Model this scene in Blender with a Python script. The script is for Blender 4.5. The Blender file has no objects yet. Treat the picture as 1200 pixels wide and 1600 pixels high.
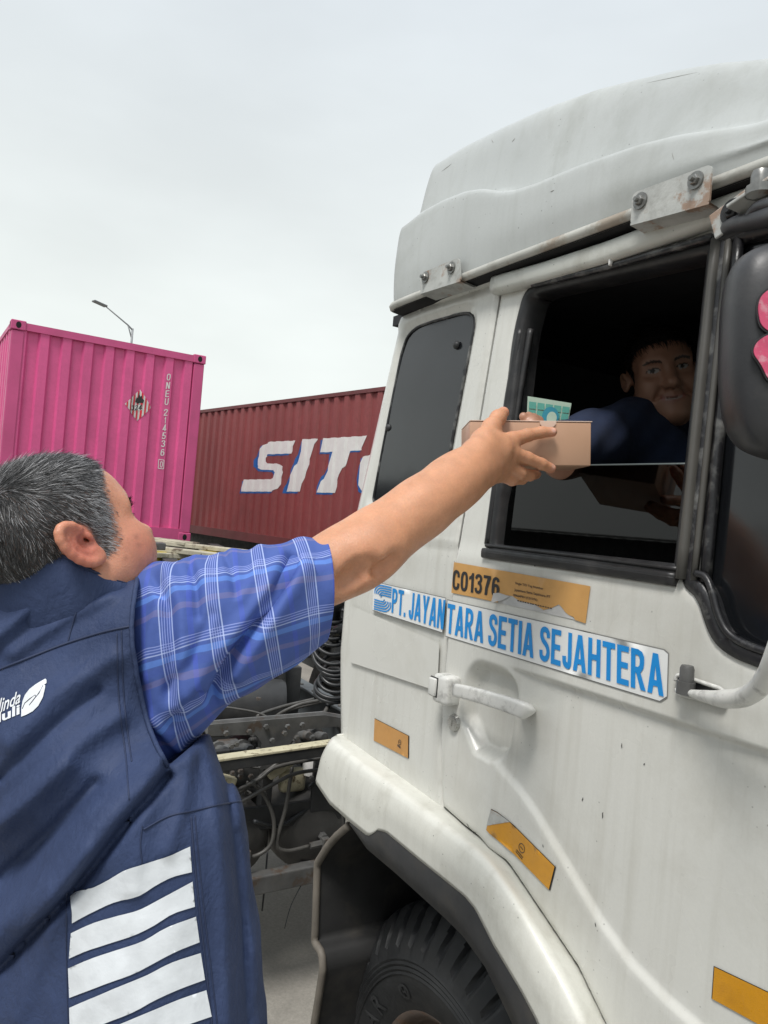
import bpy, bmesh, math, random
import numpy as np
from math import sin, cos, radians, pi, sqrt, atan2
from mathutils import Vector, Matrix, geometry
from mathutils.bvhtree import BVHTree
random.seed(7); RNG = np.random.default_rng(7)
sc = bpy.context.scene; COL = sc.collection

# ------------------------------------------------------------------ camera
F = 1183.0; A = radians(30.23); PT = radians(.476); RL = radians(4.853)
CAM = np.array([0, 0, 2.0])
FW = np.array([-cos(A)*cos(PT), sin(A)*cos(PT), sin(PT)])
_r = np.cross(FW, [0, 0, 1.]); _r /= np.linalg.norm(_r); _u = np.cross(_r, FW)
RT, UP = _r*cos(RL)+_u*sin(RL), _u*cos(RL)-_r*sin(RL)
RH = _r.copy(); FH = np.array([-cos(A), sin(A), 0.]); ZU = np.array([0, 0, 1.])
cd = bpy.data.cameras.new('camera'); cam = bpy.data.objects.new('camera', cd); COL.objects.link(cam)
cd.sensor_width = 36; cd.lens = 36*F/1600; cd.clip_end = 2000; cd.clip_start = .02
cam.matrix_world = Matrix([[RT[0], UP[0], -FW[0], CAM[0]], [RT[1], UP[1], -FW[1], CAM[1]], [RT[2], UP[2], -FW[2], CAM[2]], [0, 0, 0, 1]])
sc.camera = cam
# ------------------------------------------------------------------ sky, sun, exposure
SUN_EL, SUN_AZ = radians(62), radians(200)
wd = bpy.data.worlds.new('World'); sc.world = wd; wd.use_nodes = True
nt = wd.node_tree; nt.nodes.clear()
def wn(t): return nt.nodes.new(t)
out = wn('ShaderNodeOutputWorld'); bg = wn('ShaderNodeBackground'); bg.inputs[1].default_value = .12
sky = wn('ShaderNodeTexSky'); sky.sky_type = 'NISHITA'; sky.sun_disc = False
sky.sun_elevation = SUN_EL; sky.sun_rotation = SUN_AZ; sky.air_density = 1; sky.dust_density = 3
tc = wn('ShaderNodeTexCoord'); sp = wn('ShaderNodeSeparateXYZ'); nt.links.new(tc.outputs['Generated'], sp.inputs[0])
rp = wn('ShaderNodeValToRGB'); nt.links.new(sp.outputs[2], rp.inputs[0])
rp.color_ramp.elements[0].position = 0.0; rp.color_ramp.elements[0].color = (.81, .85, .81, 1)
rp.color_ramp.elements[1].position = 1.0; rp.color_ramp.elements[1].color = (.62, .68, .76, 1)
e = rp.color_ramp.elements.new(.22); e.color = (.81, .85, .82, 1)
e = rp.color_ramp.elements.new(.38); e.color = (.73, .77, .765, 1)
e = rp.color_ramp.elements.new(.60); e.color = (.69, .74, .775, 1)
mp = wn('ShaderNodeMapping'); mp.inputs['Scale'].default_value = (1.2, 1.2, 3.2); nt.links.new(tc.outputs['Generated'], mp.inputs[0])
nz = wn('ShaderNodeTexNoise'); nz.inputs['Scale'].default_value = 2.2; nz.inputs['Detail'].default_value = 4; nz.inputs['Roughness'].default_value = .5
nt.links.new(mp.outputs[0], nz.inputs[0])
mr = wn('ShaderNodeMapRange'); mr.inputs[1].default_value = .3; mr.inputs[2].default_value = .7; mr.inputs[3].default_value = 6.4; mr.inputs[4].default_value = 7.2
nt.links.new(nz.outputs[0], mr.inputs[0])
vm = wn('ShaderNodeVectorMath'); vm.operation = 'SCALE'; nt.links.new(rp.outputs[0], vm.inputs[0]); nt.links.new(mr.outputs[0], vm.inputs[3])
mx = wn('ShaderNodeMix'); mx.data_type = 'RGBA'; mx.inputs[0].default_value = .93
nt.links.new(sky.outputs[0], mx.inputs[6]); nt.links.new(vm.outputs[0], mx.inputs[7])
nt.links.new(mx.outputs[2], bg.inputs[0]); nt.links.new(bg.outputs[0], out.inputs[0])
sd = bpy.data.lights.new('sun', 'SUN'); sd.energy = 2.3; sd.angle = radians(18); sd.color = (1, .97, .93)
so = bpy.data.objects.new('sun', sd); COL.objects.link(so)
# light comes from high up behind the camera, over the truck's open side
_sd = Vector((.35, -.62, 1.25)).normalized(); so.rotation_euler = _sd.to_track_quat('Z', 'Y').to_euler(); so.location = (0, -4, 12)
sky.sun_elevation = math.asin(_sd.z); sky.sun_rotation = atan2(_sd.x, _sd.y)
sc.view_settings.view_transform = 'Standard'; sc.view_settings.look = 'None'; sc.view_settings.exposure = 0.5; sc.view_settings.gamma = 1
sc.view_settings.use_curve_mapping = False
sc.cycles.max_bounces = 6; sc.cycles.diffuse_bounces = 3; sc.cycles.glossy_bounces = 3; sc.cycles.transmission_bounces = 4; sc.cycles.transparent_max_bounces = 6

# ------------------------------------------------------------------ measuring helpers: where a sight line meets a real plane / depth
def ray(x, y): return FW+RT*(x-600)/F+UP*(800-y)/F
def dep(x, y, d): return CAM+ray(x, y)*d
def onY(x, y, Y): r = ray(x, y); return CAM+r*(Y/r[1])
def onZ(x, y, Z): r = ray(x, y); return CAM+r*((Z-2.0)/r[2])
def onP(x, y, p, n): r = ray(x, y); return CAM+r*(np.dot(np.asarray(p)-CAM, n)/np.dot(r, n))
def proj(P):
    d = P-CAM; z = d@FW
    return np.stack([600+F*(d@RT)/z, 800-F*(d@UP)/z], -1)
def zp(L, s, ox, oy): return [(ox+x/s, oy+y/s) for x, y in L]
def sst(x, a, b):
    t = np.clip((x-a)/(b-a), 0, 1); return t*t*(3-2*t)

# ------------------------------------------------------------------ materials
MATS = {}
def lk(t, a, b): t.links.new(a, b)
def M(name, col, rough=.5, metal=0, var=.12, scale=6, bump=0, bscale=60, dirt=None, dirt_amt=0, dscale=9, streak=0, speck=0, speckcol=(.04, .035, .03),
      spec=.5, coat=0, sss=0, bump2=None, var2=None, attr=None, rust=None, stretch=None):
    m = bpy.data.materials.new(name); m.use_nodes = True; t = m.node_tree; b = t.nodes['Principled BSDF']
    b.inputs['Roughness'].default_value = rough; b.inputs['Metallic'].default_value = metal; b.inputs['Specular IOR Level'].default_value = spec
    b.inputs['Coat Weight'].default_value = coat; b.inputs['Coat Roughness'].default_value = .15
    if sss: b.inputs['Subsurface Weight'].default_value = sss; b.inputs['Subsurface Radius'].default_value = (.012, .004, .002); b.inputs['Subsurface Scale'].default_value = 1
    co = t.nodes.new('ShaderNodeTexCoord'); vec = co.outputs['Object']
    if stretch:
        mpn = t.nodes.new('ShaderNodeMapping'); mpn.inputs['Scale'].default_value = stretch; lk(t, vec, mpn.inputs[0]); vec = mpn.outputs[0]
    if attr:
        an = t.nodes.new('ShaderNodeAttribute'); an.attribute_name = attr; cur = an.outputs['Color']
    else:
        rg = t.nodes.new('ShaderNodeRGB'); rg.outputs[0].default_value = (*col, 1); cur = rg.outputs[0]
    def noise(sc_, det=5, rg_=.55, v=None, dist=0):
        n = t.nodes.new('ShaderNodeTexNoise'); n.inputs['Scale'].default_value = sc_; n.inputs['Detail'].default_value = det
        n.inputs['Roughness'].default_value = rg_; n.inputs['Distortion'].default_value = dist; lk(t, v or vec, n.inputs[0]); return n.outputs[0]
    def ramp(src, a, c, lo=0., hi=1.):
        r = t.nodes.new('ShaderNodeMapRange'); r.inputs[1].default_value = a; r.inputs[2].default_value = c; r.inputs[3].default_value = lo; r.inputs[4].default_value = hi
        lk(t, src, r.inputs[0]); return r.outputs[0]
    def mix(fac, c2, src=None):
        k = t.nodes.new('ShaderNodeMix'); k.data_type = 'RGBA'
        if isinstance(fac, float): k.inputs[0].default_value = fac
        else: lk(t, fac, k.inputs[0])
        lk(t, cur, k.inputs[6])
        if isinstance(c2, tuple): k.inputs[7].default_value = (*c2, 1)
        else: lk(t, c2, k.inputs[7])
        return k.outputs[2]
    if var:
        s = t.nodes.new('ShaderNodeVectorMath'); s.operation = 'SCALE'; lk(t, cur, s.inputs[0]); lk(t, ramp(noise(scale), .3, .7, 1-var, 1+var), s.inputs[3]); cur = s.outputs[0]
    if var2:
        s = t.nodes.new('ShaderNodeVectorMath'); s.operation = 'SCALE'; lk(t, cur, s.inputs[0]); lk(t, ramp(noise(var2[0], 3, .7), .3, .7, 1-var2[1], 1+var2[1]), s.inputs[3]); cur = s.outputs[0]
    if dirt:
        cur = mix(ramp(noise(dscale, 8, .65, dist=.3), .5, .78, 0, dirt_amt), dirt)
    if streak:
        mpn = t.nodes.new('ShaderNodeMapping'); mpn.inputs['Scale'].default_value = (38, 38, 1.6); lk(t, vec, mpn.inputs[0])
        cur = mix(ramp(noise(1.0, 6, .6, mpn.outputs[0]), .5, .8, 0, streak), tuple(np.array(col)*.45) if not dirt else dirt)
    if rust:
        (rc, amt, rs) = rust
        cur = mix(ramp(noise(rs, 8, .7), .55, .63, 0, amt), rc)
    if speck:
        v = t.nodes.new('ShaderNodeTexVoronoi'); v.inputs['Scale'].default_value = 62; lk(t, vec, v.inputs[0])
        g = t.nodes.new('ShaderNodeMath'); g.operation = 'MULTIPLY'
        lk(t, ramp(v.outputs['Distance'], .05, .12, 1, 0), g.inputs[0]); lk(t, ramp(noise(11, 3), .52, .6, 0, speck), g.inputs[1])
        cur = mix(g.outputs[0], speckcol)
    lk(t, cur, b.inputs['Base Color'])
    lk(t, ramp(noise(scale*1.7, 4), .3, .7, max(rough-.1, .02), min(rough+.1, 1)), b.inputs['Roughness'])
    if bump:
        bp = t.nodes.new('ShaderNodeBump'); bp.inputs['Strength'].default_value = bump; bp.inputs['Distance'].default_value = .004
        lk(t, noise(bscale, 5), bp.inputs['Height']); lk(t, bp.outputs[0], b.inputs['Normal'])
        if bump2:
            mq = t.nodes.new('ShaderNodeMapping'); mq.inputs['Scale'].default_value = bump2[2]; mq.inputs['Rotation'].default_value = bump2[3]; lk(t, co.outputs['Object'], mq.inputs[0]); b2 = t.nodes.new('ShaderNodeBump'); b2.inputs['Strength'].default_value = bump2[1]; b2.inputs['Distance'].default_value = .004
            lk(t, noise(bump2[0], 6, .6, mq.outputs[0], .6), b2.inputs['Height']); lk(t, b2.outputs[0], bp.inputs['Normal'])
    MATS[name] = m; return m
W_DIRT = (.30, .28, .22)
M('white_paint', (.60, .60, .56), .30, var=.05, scale=2.2, bump=0, bscale=500, dirt=W_DIRT, dirt_amt=.36, dscale=4, streak=.26, speck=.45, coat=.25, var2=(220, .025))
M('fender_paint', (.63, .63, .575), .45, var=.07, scale=3, bump=.03, bscale=400, dirt=(.27, .25, .19), dirt_amt=.5, dscale=7, streak=.2, speck=.7, coat=.2, var2=(220, .035))
M('fairing_paint', (.45, .47, .46), .42, var2=(160, .025), var=.08, scale=2.5, bump=.04, bscale=300, dirt=(.29, .30, .27), dirt_amt=.7, dscale=3.5, streak=.22, speck=.7)
M('fairing_lip', (.42, .42, .385), .55, var=.12, scale=8, bump=.1, bscale=120, dirt=(.16, .14, .11), dirt_amt=.95, dscale=11, rust=((.22, .15, .09), .6, 7))
M('gutter_paint', (.55, .56, .52), .42, var=.08, scale=5, bump=.05, bscale=150, dirt=(.2, .18, .13), dirt_amt=.5, dscale=12, streak=0, speck=.8)
M('bracket_metal', (.42, .43, .41), .5, var=.12, scale=18, bump=.15, bscale=140, dirt=(.1, .09, .07), dirt_amt=.6, dscale=24, rust=((.25, .12, .05), .7, 16))
M('bolt_metal', (.22, .22, .21), .38, metal=.7, var=.2, scale=60)
M('glass_rim', (.10, .12, .12), .3, var=.1)
M('rubber', (.012, .012, .013), .45, var=.25, scale=20, bump=.1, bscale=120, dirt=(.07, .065, .06), dirt_amt=.35, dscale=20)
M('rubber_worn', (.014, .014, .016), .38, var=.25, scale=20, bump=.2, bscale=90, dirt=(.36, .36, .34), dirt_amt=.6, dscale=22)
M('black_trim', (.026, .027, .029), .6, var=.15, scale=12, bump=.1, bscale=90, dirt=(.075, .065, .05), dirt_amt=.5, dscale=10)
M('black_gloss', (.010, .011, .013), .13, var=.2, scale=3, bump=.012, bscale=9, spec=.6)
M('mirror_plastic', (.030, .031, .034), .42, var=.15, scale=6, bump=.06, bscale=160, dirt=(.12, .11, .10), dirt_amt=.4, dscale=7)
M('grey_bar', (.07, .067, .06), .5, var=.12, scale=10)
M('shade_black', (.006, .006, .007), .9, var=.1)  # near-black, stands in for shade in gaps, holes and undersides
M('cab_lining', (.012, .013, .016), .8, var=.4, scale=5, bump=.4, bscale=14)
M('orange_sticker', (.50, .255, .075), .55, var=.06, scale=15, dirt=(.33, .16, .05), dirt_amt=.5, dscale=25, streak=.15)
M('orange_reflective', (.55, .25, .008), .35, var=.06, scale=40, bump=.2, bscale=420, dirt=(.3, .13, .01), dirt_amt=.5, dscale=20, coat=.3)
M('sticker_black', (.02, .02, .022), .5, var=.1)
M('sticker_white', (.70, .71, .70), .6, spec=.25, var=.04, scale=8, dirt=(.4, .39, .35), dirt_amt=.1, dscale=14)
M('sticker_edge', (.22, .22, .21), .5, var=.1)
M('sticker_clear', (.60, .60, .56), .25, var=.05, scale=2.2, dirt=W_DIRT, dirt_amt=.36, dscale=4, coat=.3)
M('torn_paper', (.48, .48, .47), .7, var=.1, scale=30, bump=.2, bscale=60)
M('letter_blue', (.008, .24, .62), .4, var=.08, scale=18)
M('tag_tan', (.55, .30, .095), .5, var=.06, scale=22, dirt=(.46, .24, .07), dirt_amt=.5, dscale=30)
M('handle_white', (.62, .62, .59), .35, var=.08, scale=25, dirt=(.09, .085, .08), dirt_amt=.75, dscale=34, coat=.2)
M('lock_metal', (.42, .42, .40), .3, metal=.8, var=.15, scale=50)
M('tyre', (.017, .018, .019), .55, var=.2, scale=9, bump=.08, bscale=120, dirt=(.05, .05, .05), dirt_amt=.5, dscale=6)
M('sidewall', (.026, .027, .028), .6, var=.2, scale=20)
M('rim', (.10, .075, .06), .55, var=.2, scale=15, rust=((.12, .06, .03), .6, 20))
M('flap', (.022, .022, .022), .65, var=.3, scale=8, dirt=(.09, .08, .065), dirt_amt=.6, dscale=7)
M('flap_edge', (.13, .115, .095), .7, var=.25, scale=16)
M('chassis', (.030, .031, .032), .55, var=.3, scale=9, bump=.12, bscale=60, dirt=(.085, .08, .07), dirt_amt=.6, dscale=7)
M('chassis_light', (.09, .09, .088), .5, var=.3, scale=14, bump=.15, bscale=60, rust=((.07, .045, .03), .8, 13), dirt=(.13, .12, .10), dirt_amt=.6, dscale=12)
M('rail_grey', (.085, .095, .10), .5, var=.25, scale=9, bump=.12, bscale=60, dirt=(.14, .135, .12), dirt_amt=.6, dscale=7)
M('tank', (.055, .053, .05), .5, var=.25, scale=8, bump=.1, bscale=60, dirt=(.11, .10, .085), dirt_amt=.6, dscale=6)
M('pale_bar', (.50, .46, .32), .6, var=.15, scale=14, rust=((.10, .07, .04), .95, 26), dirt=(.25, .2, .1), dirt_amt=.6, dscale=20)
M('hose', (.016, .018, .020), .4, var=.2, scale=30)
M('pipe', (.075, .072, .066), .45, var=.25, scale=25)
M('trailer_pale', (.42, .39, .30), .7, var=.2, scale=5, bump=.2, bscale=30, rust=((.09, .06, .04), .9, 6), dirt=(.14, .12, .09), dirt_amt=.8, dscale=4, stretch=(1, 1, 1))
M('trailer_yellow', (.42, .32, .045), .6, var=.15, scale=8, rust=((.07, .06, .03), .9, 11), dirt=(.15, .11, .04), dirt_amt=.7, dscale=9)
M('pink_paint', (.62, .09, .25), .5, var2=(26, .05), var=.07, scale=1.4, dirt=(.42, .06, .17), dirt_amt=.5, dscale=2, streak=.2, speck=.25)
M('pink_frame', (.52, .075, .21), .5, var=.08, scale=2, dirt=(.33, .06, .13), dirt_amt=.5, dscale=3, speck=.3)
M('red_paint', (.215, .05, .05), .6, var2=(22, .08), var=.12, scale=.9, dirt=(.13, .035, .035), dirt_amt=.6, dscale=1.3, streak=.35, stretch=(.6, .6, .6))
M('red_frame', (.13, .035, .037), .6, var=.15, scale=2, dirt=(.09, .045, .035), dirt_amt=.6, dscale=3)
M('paint_white', (.66, .66, .64), .6, var=.08, scale=3, dirt=(.4, .36, .35), dirt_amt=.4, dscale=3)
M('paint_blue', (.012, .10, .33), .55, var=.1, scale=3)
M('placard_red', (.55, .03, .05), .5, var=.1)
M('ink', (.02, .02, .02), .6, var=.1)
M('concrete', (.26, .245, .215), .85, var2=(70, .14), var=.16, scale=1.6, bump=.6, bscale=38, dirt=(.13, .125, .11), dirt_amt=.6, dscale=2.2, speck=.5)
M('kerb', (.36, .35, .32), .85, var=.12, scale=3, bump=.3, bscale=40)
M('galv', (.26, .27, .28), .5, metal=.2, var=.1)
M('lamp_grey', (.16, .165, .17), .5, var=.1)
M('box_card', (.52, .315, .205), .42, var=.03, scale=9, bump=.03, bscale=200, coat=.15)
M('box_inner', (.66, .50, .40), .55, var=.03)
M('poster_teal', (.10, .36, .30), .6, var=.1, scale=20)
M('poster_pale', (.42, .55, .45), .6, var=.1, scale=20)
M('poster_blue', (.03, .25, .34), .6, var=.1, scale=20)
M('pink_worn', (.55, .07, .15), .55, var=.22, scale=40, dirt=(.62, .5, .52), dirt_amt=.9, dscale=60)
M('skin', (.5, .28, .2), .46, var=.08, scale=38, bump=.22, bscale=420, var2=(260, .06), sss=.25, attr='Col')
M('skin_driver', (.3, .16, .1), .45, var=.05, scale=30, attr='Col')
M('hair', (.1, .1, .1), .42, var=0, attr='Col')
M('hair_black', (.015, .015, .016), .45, var=.2)
M('eye_white', (.6, .58, .55), .3, var=0)
M('eye_dark', (.012, .008, .006), .15, var=0)
M('vest', (.030, .047, .108), .72, var=.10, scale=9, bump=.30, bscale=150, spec=.3, dirt=(.05, .075, .16), dirt_amt=.4, dscale=30, bump2=(34, 1.0, (1, 1, .5), (.3, .4, .2)))
M('scratch', (.29, .29, .27), .6, var=.2)
M('vest_seam', (.019, .031, .076), .7, var=.1)
M('vest_light', (.033, .053, .125), .6, var=.1, scale=20, bump=.3, bscale=300)
M('reflective', (.66, .69, .72), .45, var=.10, scale=26, bump=.25, bscale=60, dirt=(.48, .51, .54), dirt_amt=.5, dscale=20)
M('tee', (.009, .017, .046), .95, var=.2, scale=14, bump=.3, bscale=30)
M('trousers', (.022, .025, .035), .8, var=.15)
M('shoe', (.015, .013, .012), .5, var=.15)
M('reflection_backdrop', (.05, .054, .055), .7, var=.2, scale=.3)
# ------------------------------------------------------------------ object helpers
OFF = {}
def thing(name, label, cat, loc=(0, 0, 0), group=None):
    o = bpy.data.objects.new(name, None); COL.objects.link(o); o.location = loc; o.empty_display_size = .1
    o['label'] = label; o['category'] = cat
    if group: o['group'] = group
    OFF[o.name] = np.array(loc, float); return o
def part(name, vf, mat, parent=None, smooth=True, angle=None, uv=None, col=None, label=None, kind=None, mats=None, fmat=None):
    v, f = vf; v = np.asarray(v, float)
    off = OFF.get(parent.name, np.zeros(3)) if parent else np.zeros(3)
    me = bpy.data.meshes.new(name); me.from_pydata((v-off).tolist(), [], [tuple(int(i) for i in q) for q in f])
    if uv is not None:
        l = me.uv_layers.new(name='UVMap'); ix = np.zeros(len(me.loops), int); me.loops.foreach_get('vertex_index', ix)
        l.data.foreach_set('uv', np.asarray(uv)[ix].astype(np.float32).ravel())
    if col is not None:
        c = me.color_attributes.new('Col', 'FLOAT_COLOR', 'POINT')
        c.data.foreach_set('color', np.concatenate([np.asarray(col), np.ones((len(v), 1))], 1).astype(np.float32).ravel())
    if smooth: me.shade_smooth()
    if angle: me.set_sharp_from_angle(angle=radians(angle))
    for k in (mats or [mat]): me.materials.append(MATS[k])
    if fmat is not None: me.polygons.foreach_set('material_index', np.asarray(fmat, np.int32))
    me.validate(); me.update()
    o = bpy.data.objects.new(name, me); COL.objects.link(o)
    if parent: o.parent = parent; OFF[o.name] = off
    if label: o['label'] = label
    if kind: o['kind'] = kind
    return o
def parts(name, L, mat, parent, **k):
    return [part(name, q, mat, parent, **k) for q in L]
def tag(o, label, cat, group=None):
    o['label'] = label; o['category'] = cat
    if group: o['group'] = group
    return o
class MB:
    """collects shapes into one mesh"""
    def __init__(s): s.v = []; s.f = []; s.n = 0
    def add(s, vf):
        v, f = vf; s.v.append(np.asarray(v, float).reshape(-1, 3)); s.f += [tuple(int(i)+s.n for i in q) for q in f]; s.n += len(s.v[-1]); return s
    def get(s): return np.concatenate(s.v), s.f
def join(*a):
    m = MB()
    for q in a: m.add(q)
    return m.get()
def boxm(c, size, ax=None, bev=0.0, seg=2):
    bm = bmesh.new(); bmesh.ops.create_cube(bm, size=1)
    for v in bm.verts: v.co = Vector((v.co.x*size[0], v.co.y*size[1], v.co.z*size[2]))
    if bev: bmesh.ops.bevel(bm, geom=list(bm.edges), offset=bev, segments=seg, affect='EDGES', profile=.5)
    bm.verts.index_update(); v = np.array([q.co[:] for q in bm.verts]); f = [[q.index for q in p.verts] for p in bm.faces]; bm.free()
    if ax is None: ax = np.eye(3)
    ax = np.asarray(ax, float); return v@ax+np.asarray(c, float), f      # rows of ax = the box's own axes
def bar(a, b, w, h, up=(0, 0, 1), bev=.004):
    a = np.asarray(a, float); b = np.asarray(b, float); d = b-a; L = np.linalg.norm(d); d /= L
    s = np.cross(d, up); s /= np.linalg.norm(s); u = np.cross(s, d); return boxm((a+b)/2, (L, w, h), [d, s, u], bev)
def spline(P, n):
    P = np.asarray(P, float); m = len(P)
    if m == 2: t = np.linspace(0, 1, n)[:, None]; return P[0]*(1-t)+P[1]*t
    d = np.r_[0, np.cumsum(np.sqrt(np.linalg.norm(np.diff(P, axis=0), axis=1))+1e-9)]; T = np.zeros_like(P)
    T[1:-1] = (P[2:]-P[:-2])/(d[2:]-d[:-2])[:, None]; T[0] = (P[1]-P[0])/(d[1]-d[0]); T[-1] = (P[-1]-P[-2])/(d[-1]-d[-2])
    u = np.linspace(0, d[-1], n); k = np.clip(np.searchsorted(d, u, side='right')-1, 0, m-2); h = (d[k+1]-d[k])[:, None]; t = ((u-d[k])[:, None])/h
    return (2*t**3-3*t**2+1)*P[k]+(t**3-2*t**2+t)*h*T[k]+(-2*t**3+3*t**2)*P[k+1]+(t**3-t**2)*h*T[k+1]
def resamp(P, n):
    P = np.asarray(P, float); d = np.r_[0, np.cumsum(np.linalg.norm(np.diff(P, axis=0), axis=1))]; u = np.linspace(0, d[-1], n)
    return np.stack([np.interp(u, d, P[:, i]) for i in range(P.shape[1])], 1)
def grid_faces(n, m, wrap=False):
    f = []; mm = m if wrap else m-1
    for i in range(n-1):
        for j in range(mm):
            a = i*m+j; b = i*m+(j+1) % m; f.append((a, b, b+m, a+m))
    return f
def tube(P, r, seg=10, cap=True, flat=1.0, sq=1.0):
    P = np.asarray(P, float); n = len(P); r = np.broadcast_to(np.asarray(r, float), (n,))
    T = np.gradient(P, axis=0); T /= np.linalg.norm(T, axis=1)[:, None]+1e-12
    a = np.array([0, 0, 1.]) if abs(T[0][2]) < .9 else np.array([1., 0, 0]); N = np.cross(T[0], a); N /= np.linalg.norm(N); V = []
    for i in range(n):
        N = N-T[i]*(N@T[i]); N /= np.linalg.norm(N); B = np.cross(T[i], N)
        for k in range(seg):
            q = 2*pi*k/seg; cq, sq_ = cos(q), sin(q); V.append(P[i]+r[i]*(np.sign(cq)*abs(cq)**sq*N+np.sign(sq_)*abs(sq_)**sq*B*flat))
    f = grid_faces(n, seg, True)
    if cap: f += [tuple(range(seg))[::-1], tuple((n-1)*seg+k for k in range(seg))]
    return np.array(V), f
def lathe(prof, c, axis, seg=48, mod=None):
    """prof: (radius, along axis) pairs"""
    axis = np.asarray(axis, float); axis /= np.linalg.norm(axis); a = np.array([0, 0, 1.]) if abs(axis[2]) < .9 else np.array([1., 0, 0])
    N = np.cross(axis, a); N /= np.linalg.norm(N); B = np.cross(axis, N); V = []
    for i, (r, h) in enumerate(prof):
        for k in range(seg):
            q = 2*pi*k/seg; rr = r+(mod(i, q) if mod else 0); V.append(np.asarray(c)+axis*h+rr*(cos(q)*N+sin(q)*B))
    return np.array(V), grid_faces(len(prof), seg, True)
def bolt(c, n, r=.012, h=.012):
    n = np.asarray(n, float); n /= np.linalg.norm(n); m = MB()
    m.add(lathe([(0, .003), (r*1.7, .003), (r*1.7, 0)], c, n, 20)); m.add(lathe([(0, h), (r*.85, h), (r, h*.8), (r, .002)], c, n, 6)); m.add(lathe([(0, h*1.7), (r*.45, h*1.7), (r*.5, h*1.5), (r*.5, h)], c, n, 10))
    return m.get()
# ------------------------------------------------------------------ panels: a 2-D outline triangulated with inner points, laid on a surface function
def inpoly(P, poly):
    P = np.asarray(P); poly = np.asarray(poly); x, y = P[:, 0], P[:, 1]; r = np.zeros(len(P), bool); j = len(poly)-1
    for i in range(len(poly)):
        xi, yi = poly[i]; xj, yj = poly[j]
        c = ((yi > y) != (yj > y)) & (x < (xj-xi)*(y-yi)/(yj-yi+1e-15)+xi); r ^= c; j = i
    return r
def densify(poly, s, closed=True):
    poly = [np.asarray(p, float) for p in poly]; o = []
    m = len(poly)
    for i in range(m if closed else m-1):
        a, b = poly[i], poly[(i+1) % m]; k = max(1, int(np.ceil(np.linalg.norm(b-a)/s)))
        o += [a+(b-a)*t/k for t in range(k)]
    if not closed: o.append(poly[-1])
    return np.array(o)
def dist_poly(P, L):
    d = np.full(len(P), 1e9)
    for a, b in zip(L[:-1], L[1:]):
        ab = b-a; t = np.clip(((P-a)@ab)/(ab@ab+1e-15), 0, 1); d = np.minimum(d, np.linalg.norm(P-a-t[:, None]*ab, axis=1))
    return d
def flat_tri(outer, holes=(), s=.02, grid=True, extra=None):
    loops = [densify(outer, s)]+[densify(h, s) for h in holes]
    pts = []; edges = []
    for L in loops:
        b = len(pts); pts += [tuple(p) for p in L]; edges += [(b+i, b+(i+1) % len(L)) for i in range(len(L))]
    nb = len(pts)
    if grid:
        lo = loops[0].min(0); hi = loops[0].max(0)
        X, Y = np.meshgrid(np.arange(lo[0]+s/2, hi[0], s), np.arange(lo[1]+s/2, hi[1], s*.87)); X = X+(np.arange(X.shape[0]) % 2)[:, None]*s/2
        G = np.stack([X.ravel(), Y.ravel()], 1); k = inpoly(G, loops[0])
        for L in loops[1:]: k &= ~inpoly(G, L)
        G = G[k]
        if extra is not None and len(G):
            kx = inpoly(extra, loops[0])
            for L in loops[1:]: kx &= ~inpoly(extra, L)
            ex = extra[kx]; dk = np.concatenate([((G[i:i+2000, None]-ex[None])**2).sum(-1).min(1) for i in range(0, len(G), 2000)]); G = np.concatenate([G[dk > (s*.55)**2], ex])
        if len(G):
            bp = np.array(pts); kk = np.ones(len(G), bool)
            for i0 in range(0, len(G), 4000):
                d = ((G[i0:i0+4000, None]-bp[None])**2).sum(-1).min(1); kk[i0:i0+4000] = d > (s*.35)**2
            pts += [tuple(p) for p in G[kk]]
    r = geometry.delaunay_2d_cdt([Vector(p) for p in pts], edges, [], 0, 1e-7)
    V = np.array([q[:] for q in r[0]]); T = np.array([list(q) for q in r[2]])
    c = V[T].mean(1); k = inpoly(c, loops[0])
    for L in loops[1:]: k &= ~inpoly(c, L)
    T = T[k]; a = V[T]; ar = (a[:, 1, 0]-a[:, 0, 0])*(a[:, 2, 1]-a[:, 0, 1])-(a[:, 1, 1]-a[:, 0, 1])*(a[:, 2, 0]-a[:, 0, 0])
    T[ar < 0] = T[ar < 0][:, ::-1]; return V, T
def skirt(V3, T, d):
    """turn open borders back along d so the sheet has a thickness"""
    from collections import Counter
    E = Counter(); dirn = {}
    for t in T:
        for i in range(3):
            a, b = int(t[i]), int(t[(i+1) % 3]); E[(min(a, b), max(a, b))] += 1; dirn[(min(a, b), max(a, b))] = (a, b)
    be = [dirn[k] for k, n in E.items() if n == 1]; idx = sorted({i for e in be for i in e}); mp_ = {i: len(V3)*1+j for j, i in enumerate(idx)}
    # separate copy of the rim so the corner shades crisply
    rim = V3[idx]; base = len(V3); n = len(idx); m1 = {i: base+j for j, i in enumerate(idx)}; m2 = {i: base+n+j for j, i in enumerate(idx)}
    V = np.concatenate([V3, rim, rim+np.asarray(d)]); f = [tuple(t) for t in T]+[(m1[b], m1[a], m2[a], m2[b]) for a, b in be]
    return V, f
def panel(outer, holes, s, fn, thick=None, off=0., grid=True, extra=None):
    V, T = flat_tri(outer, holes, s, grid, extra); V3 = np.stack([V[:, 0], fn(V[:, 0], V[:, 1])-off, V[:, 1]], 1)
    return skirt(V3, T, (0, thick, 0)) if thick else (V3, T)
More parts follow.
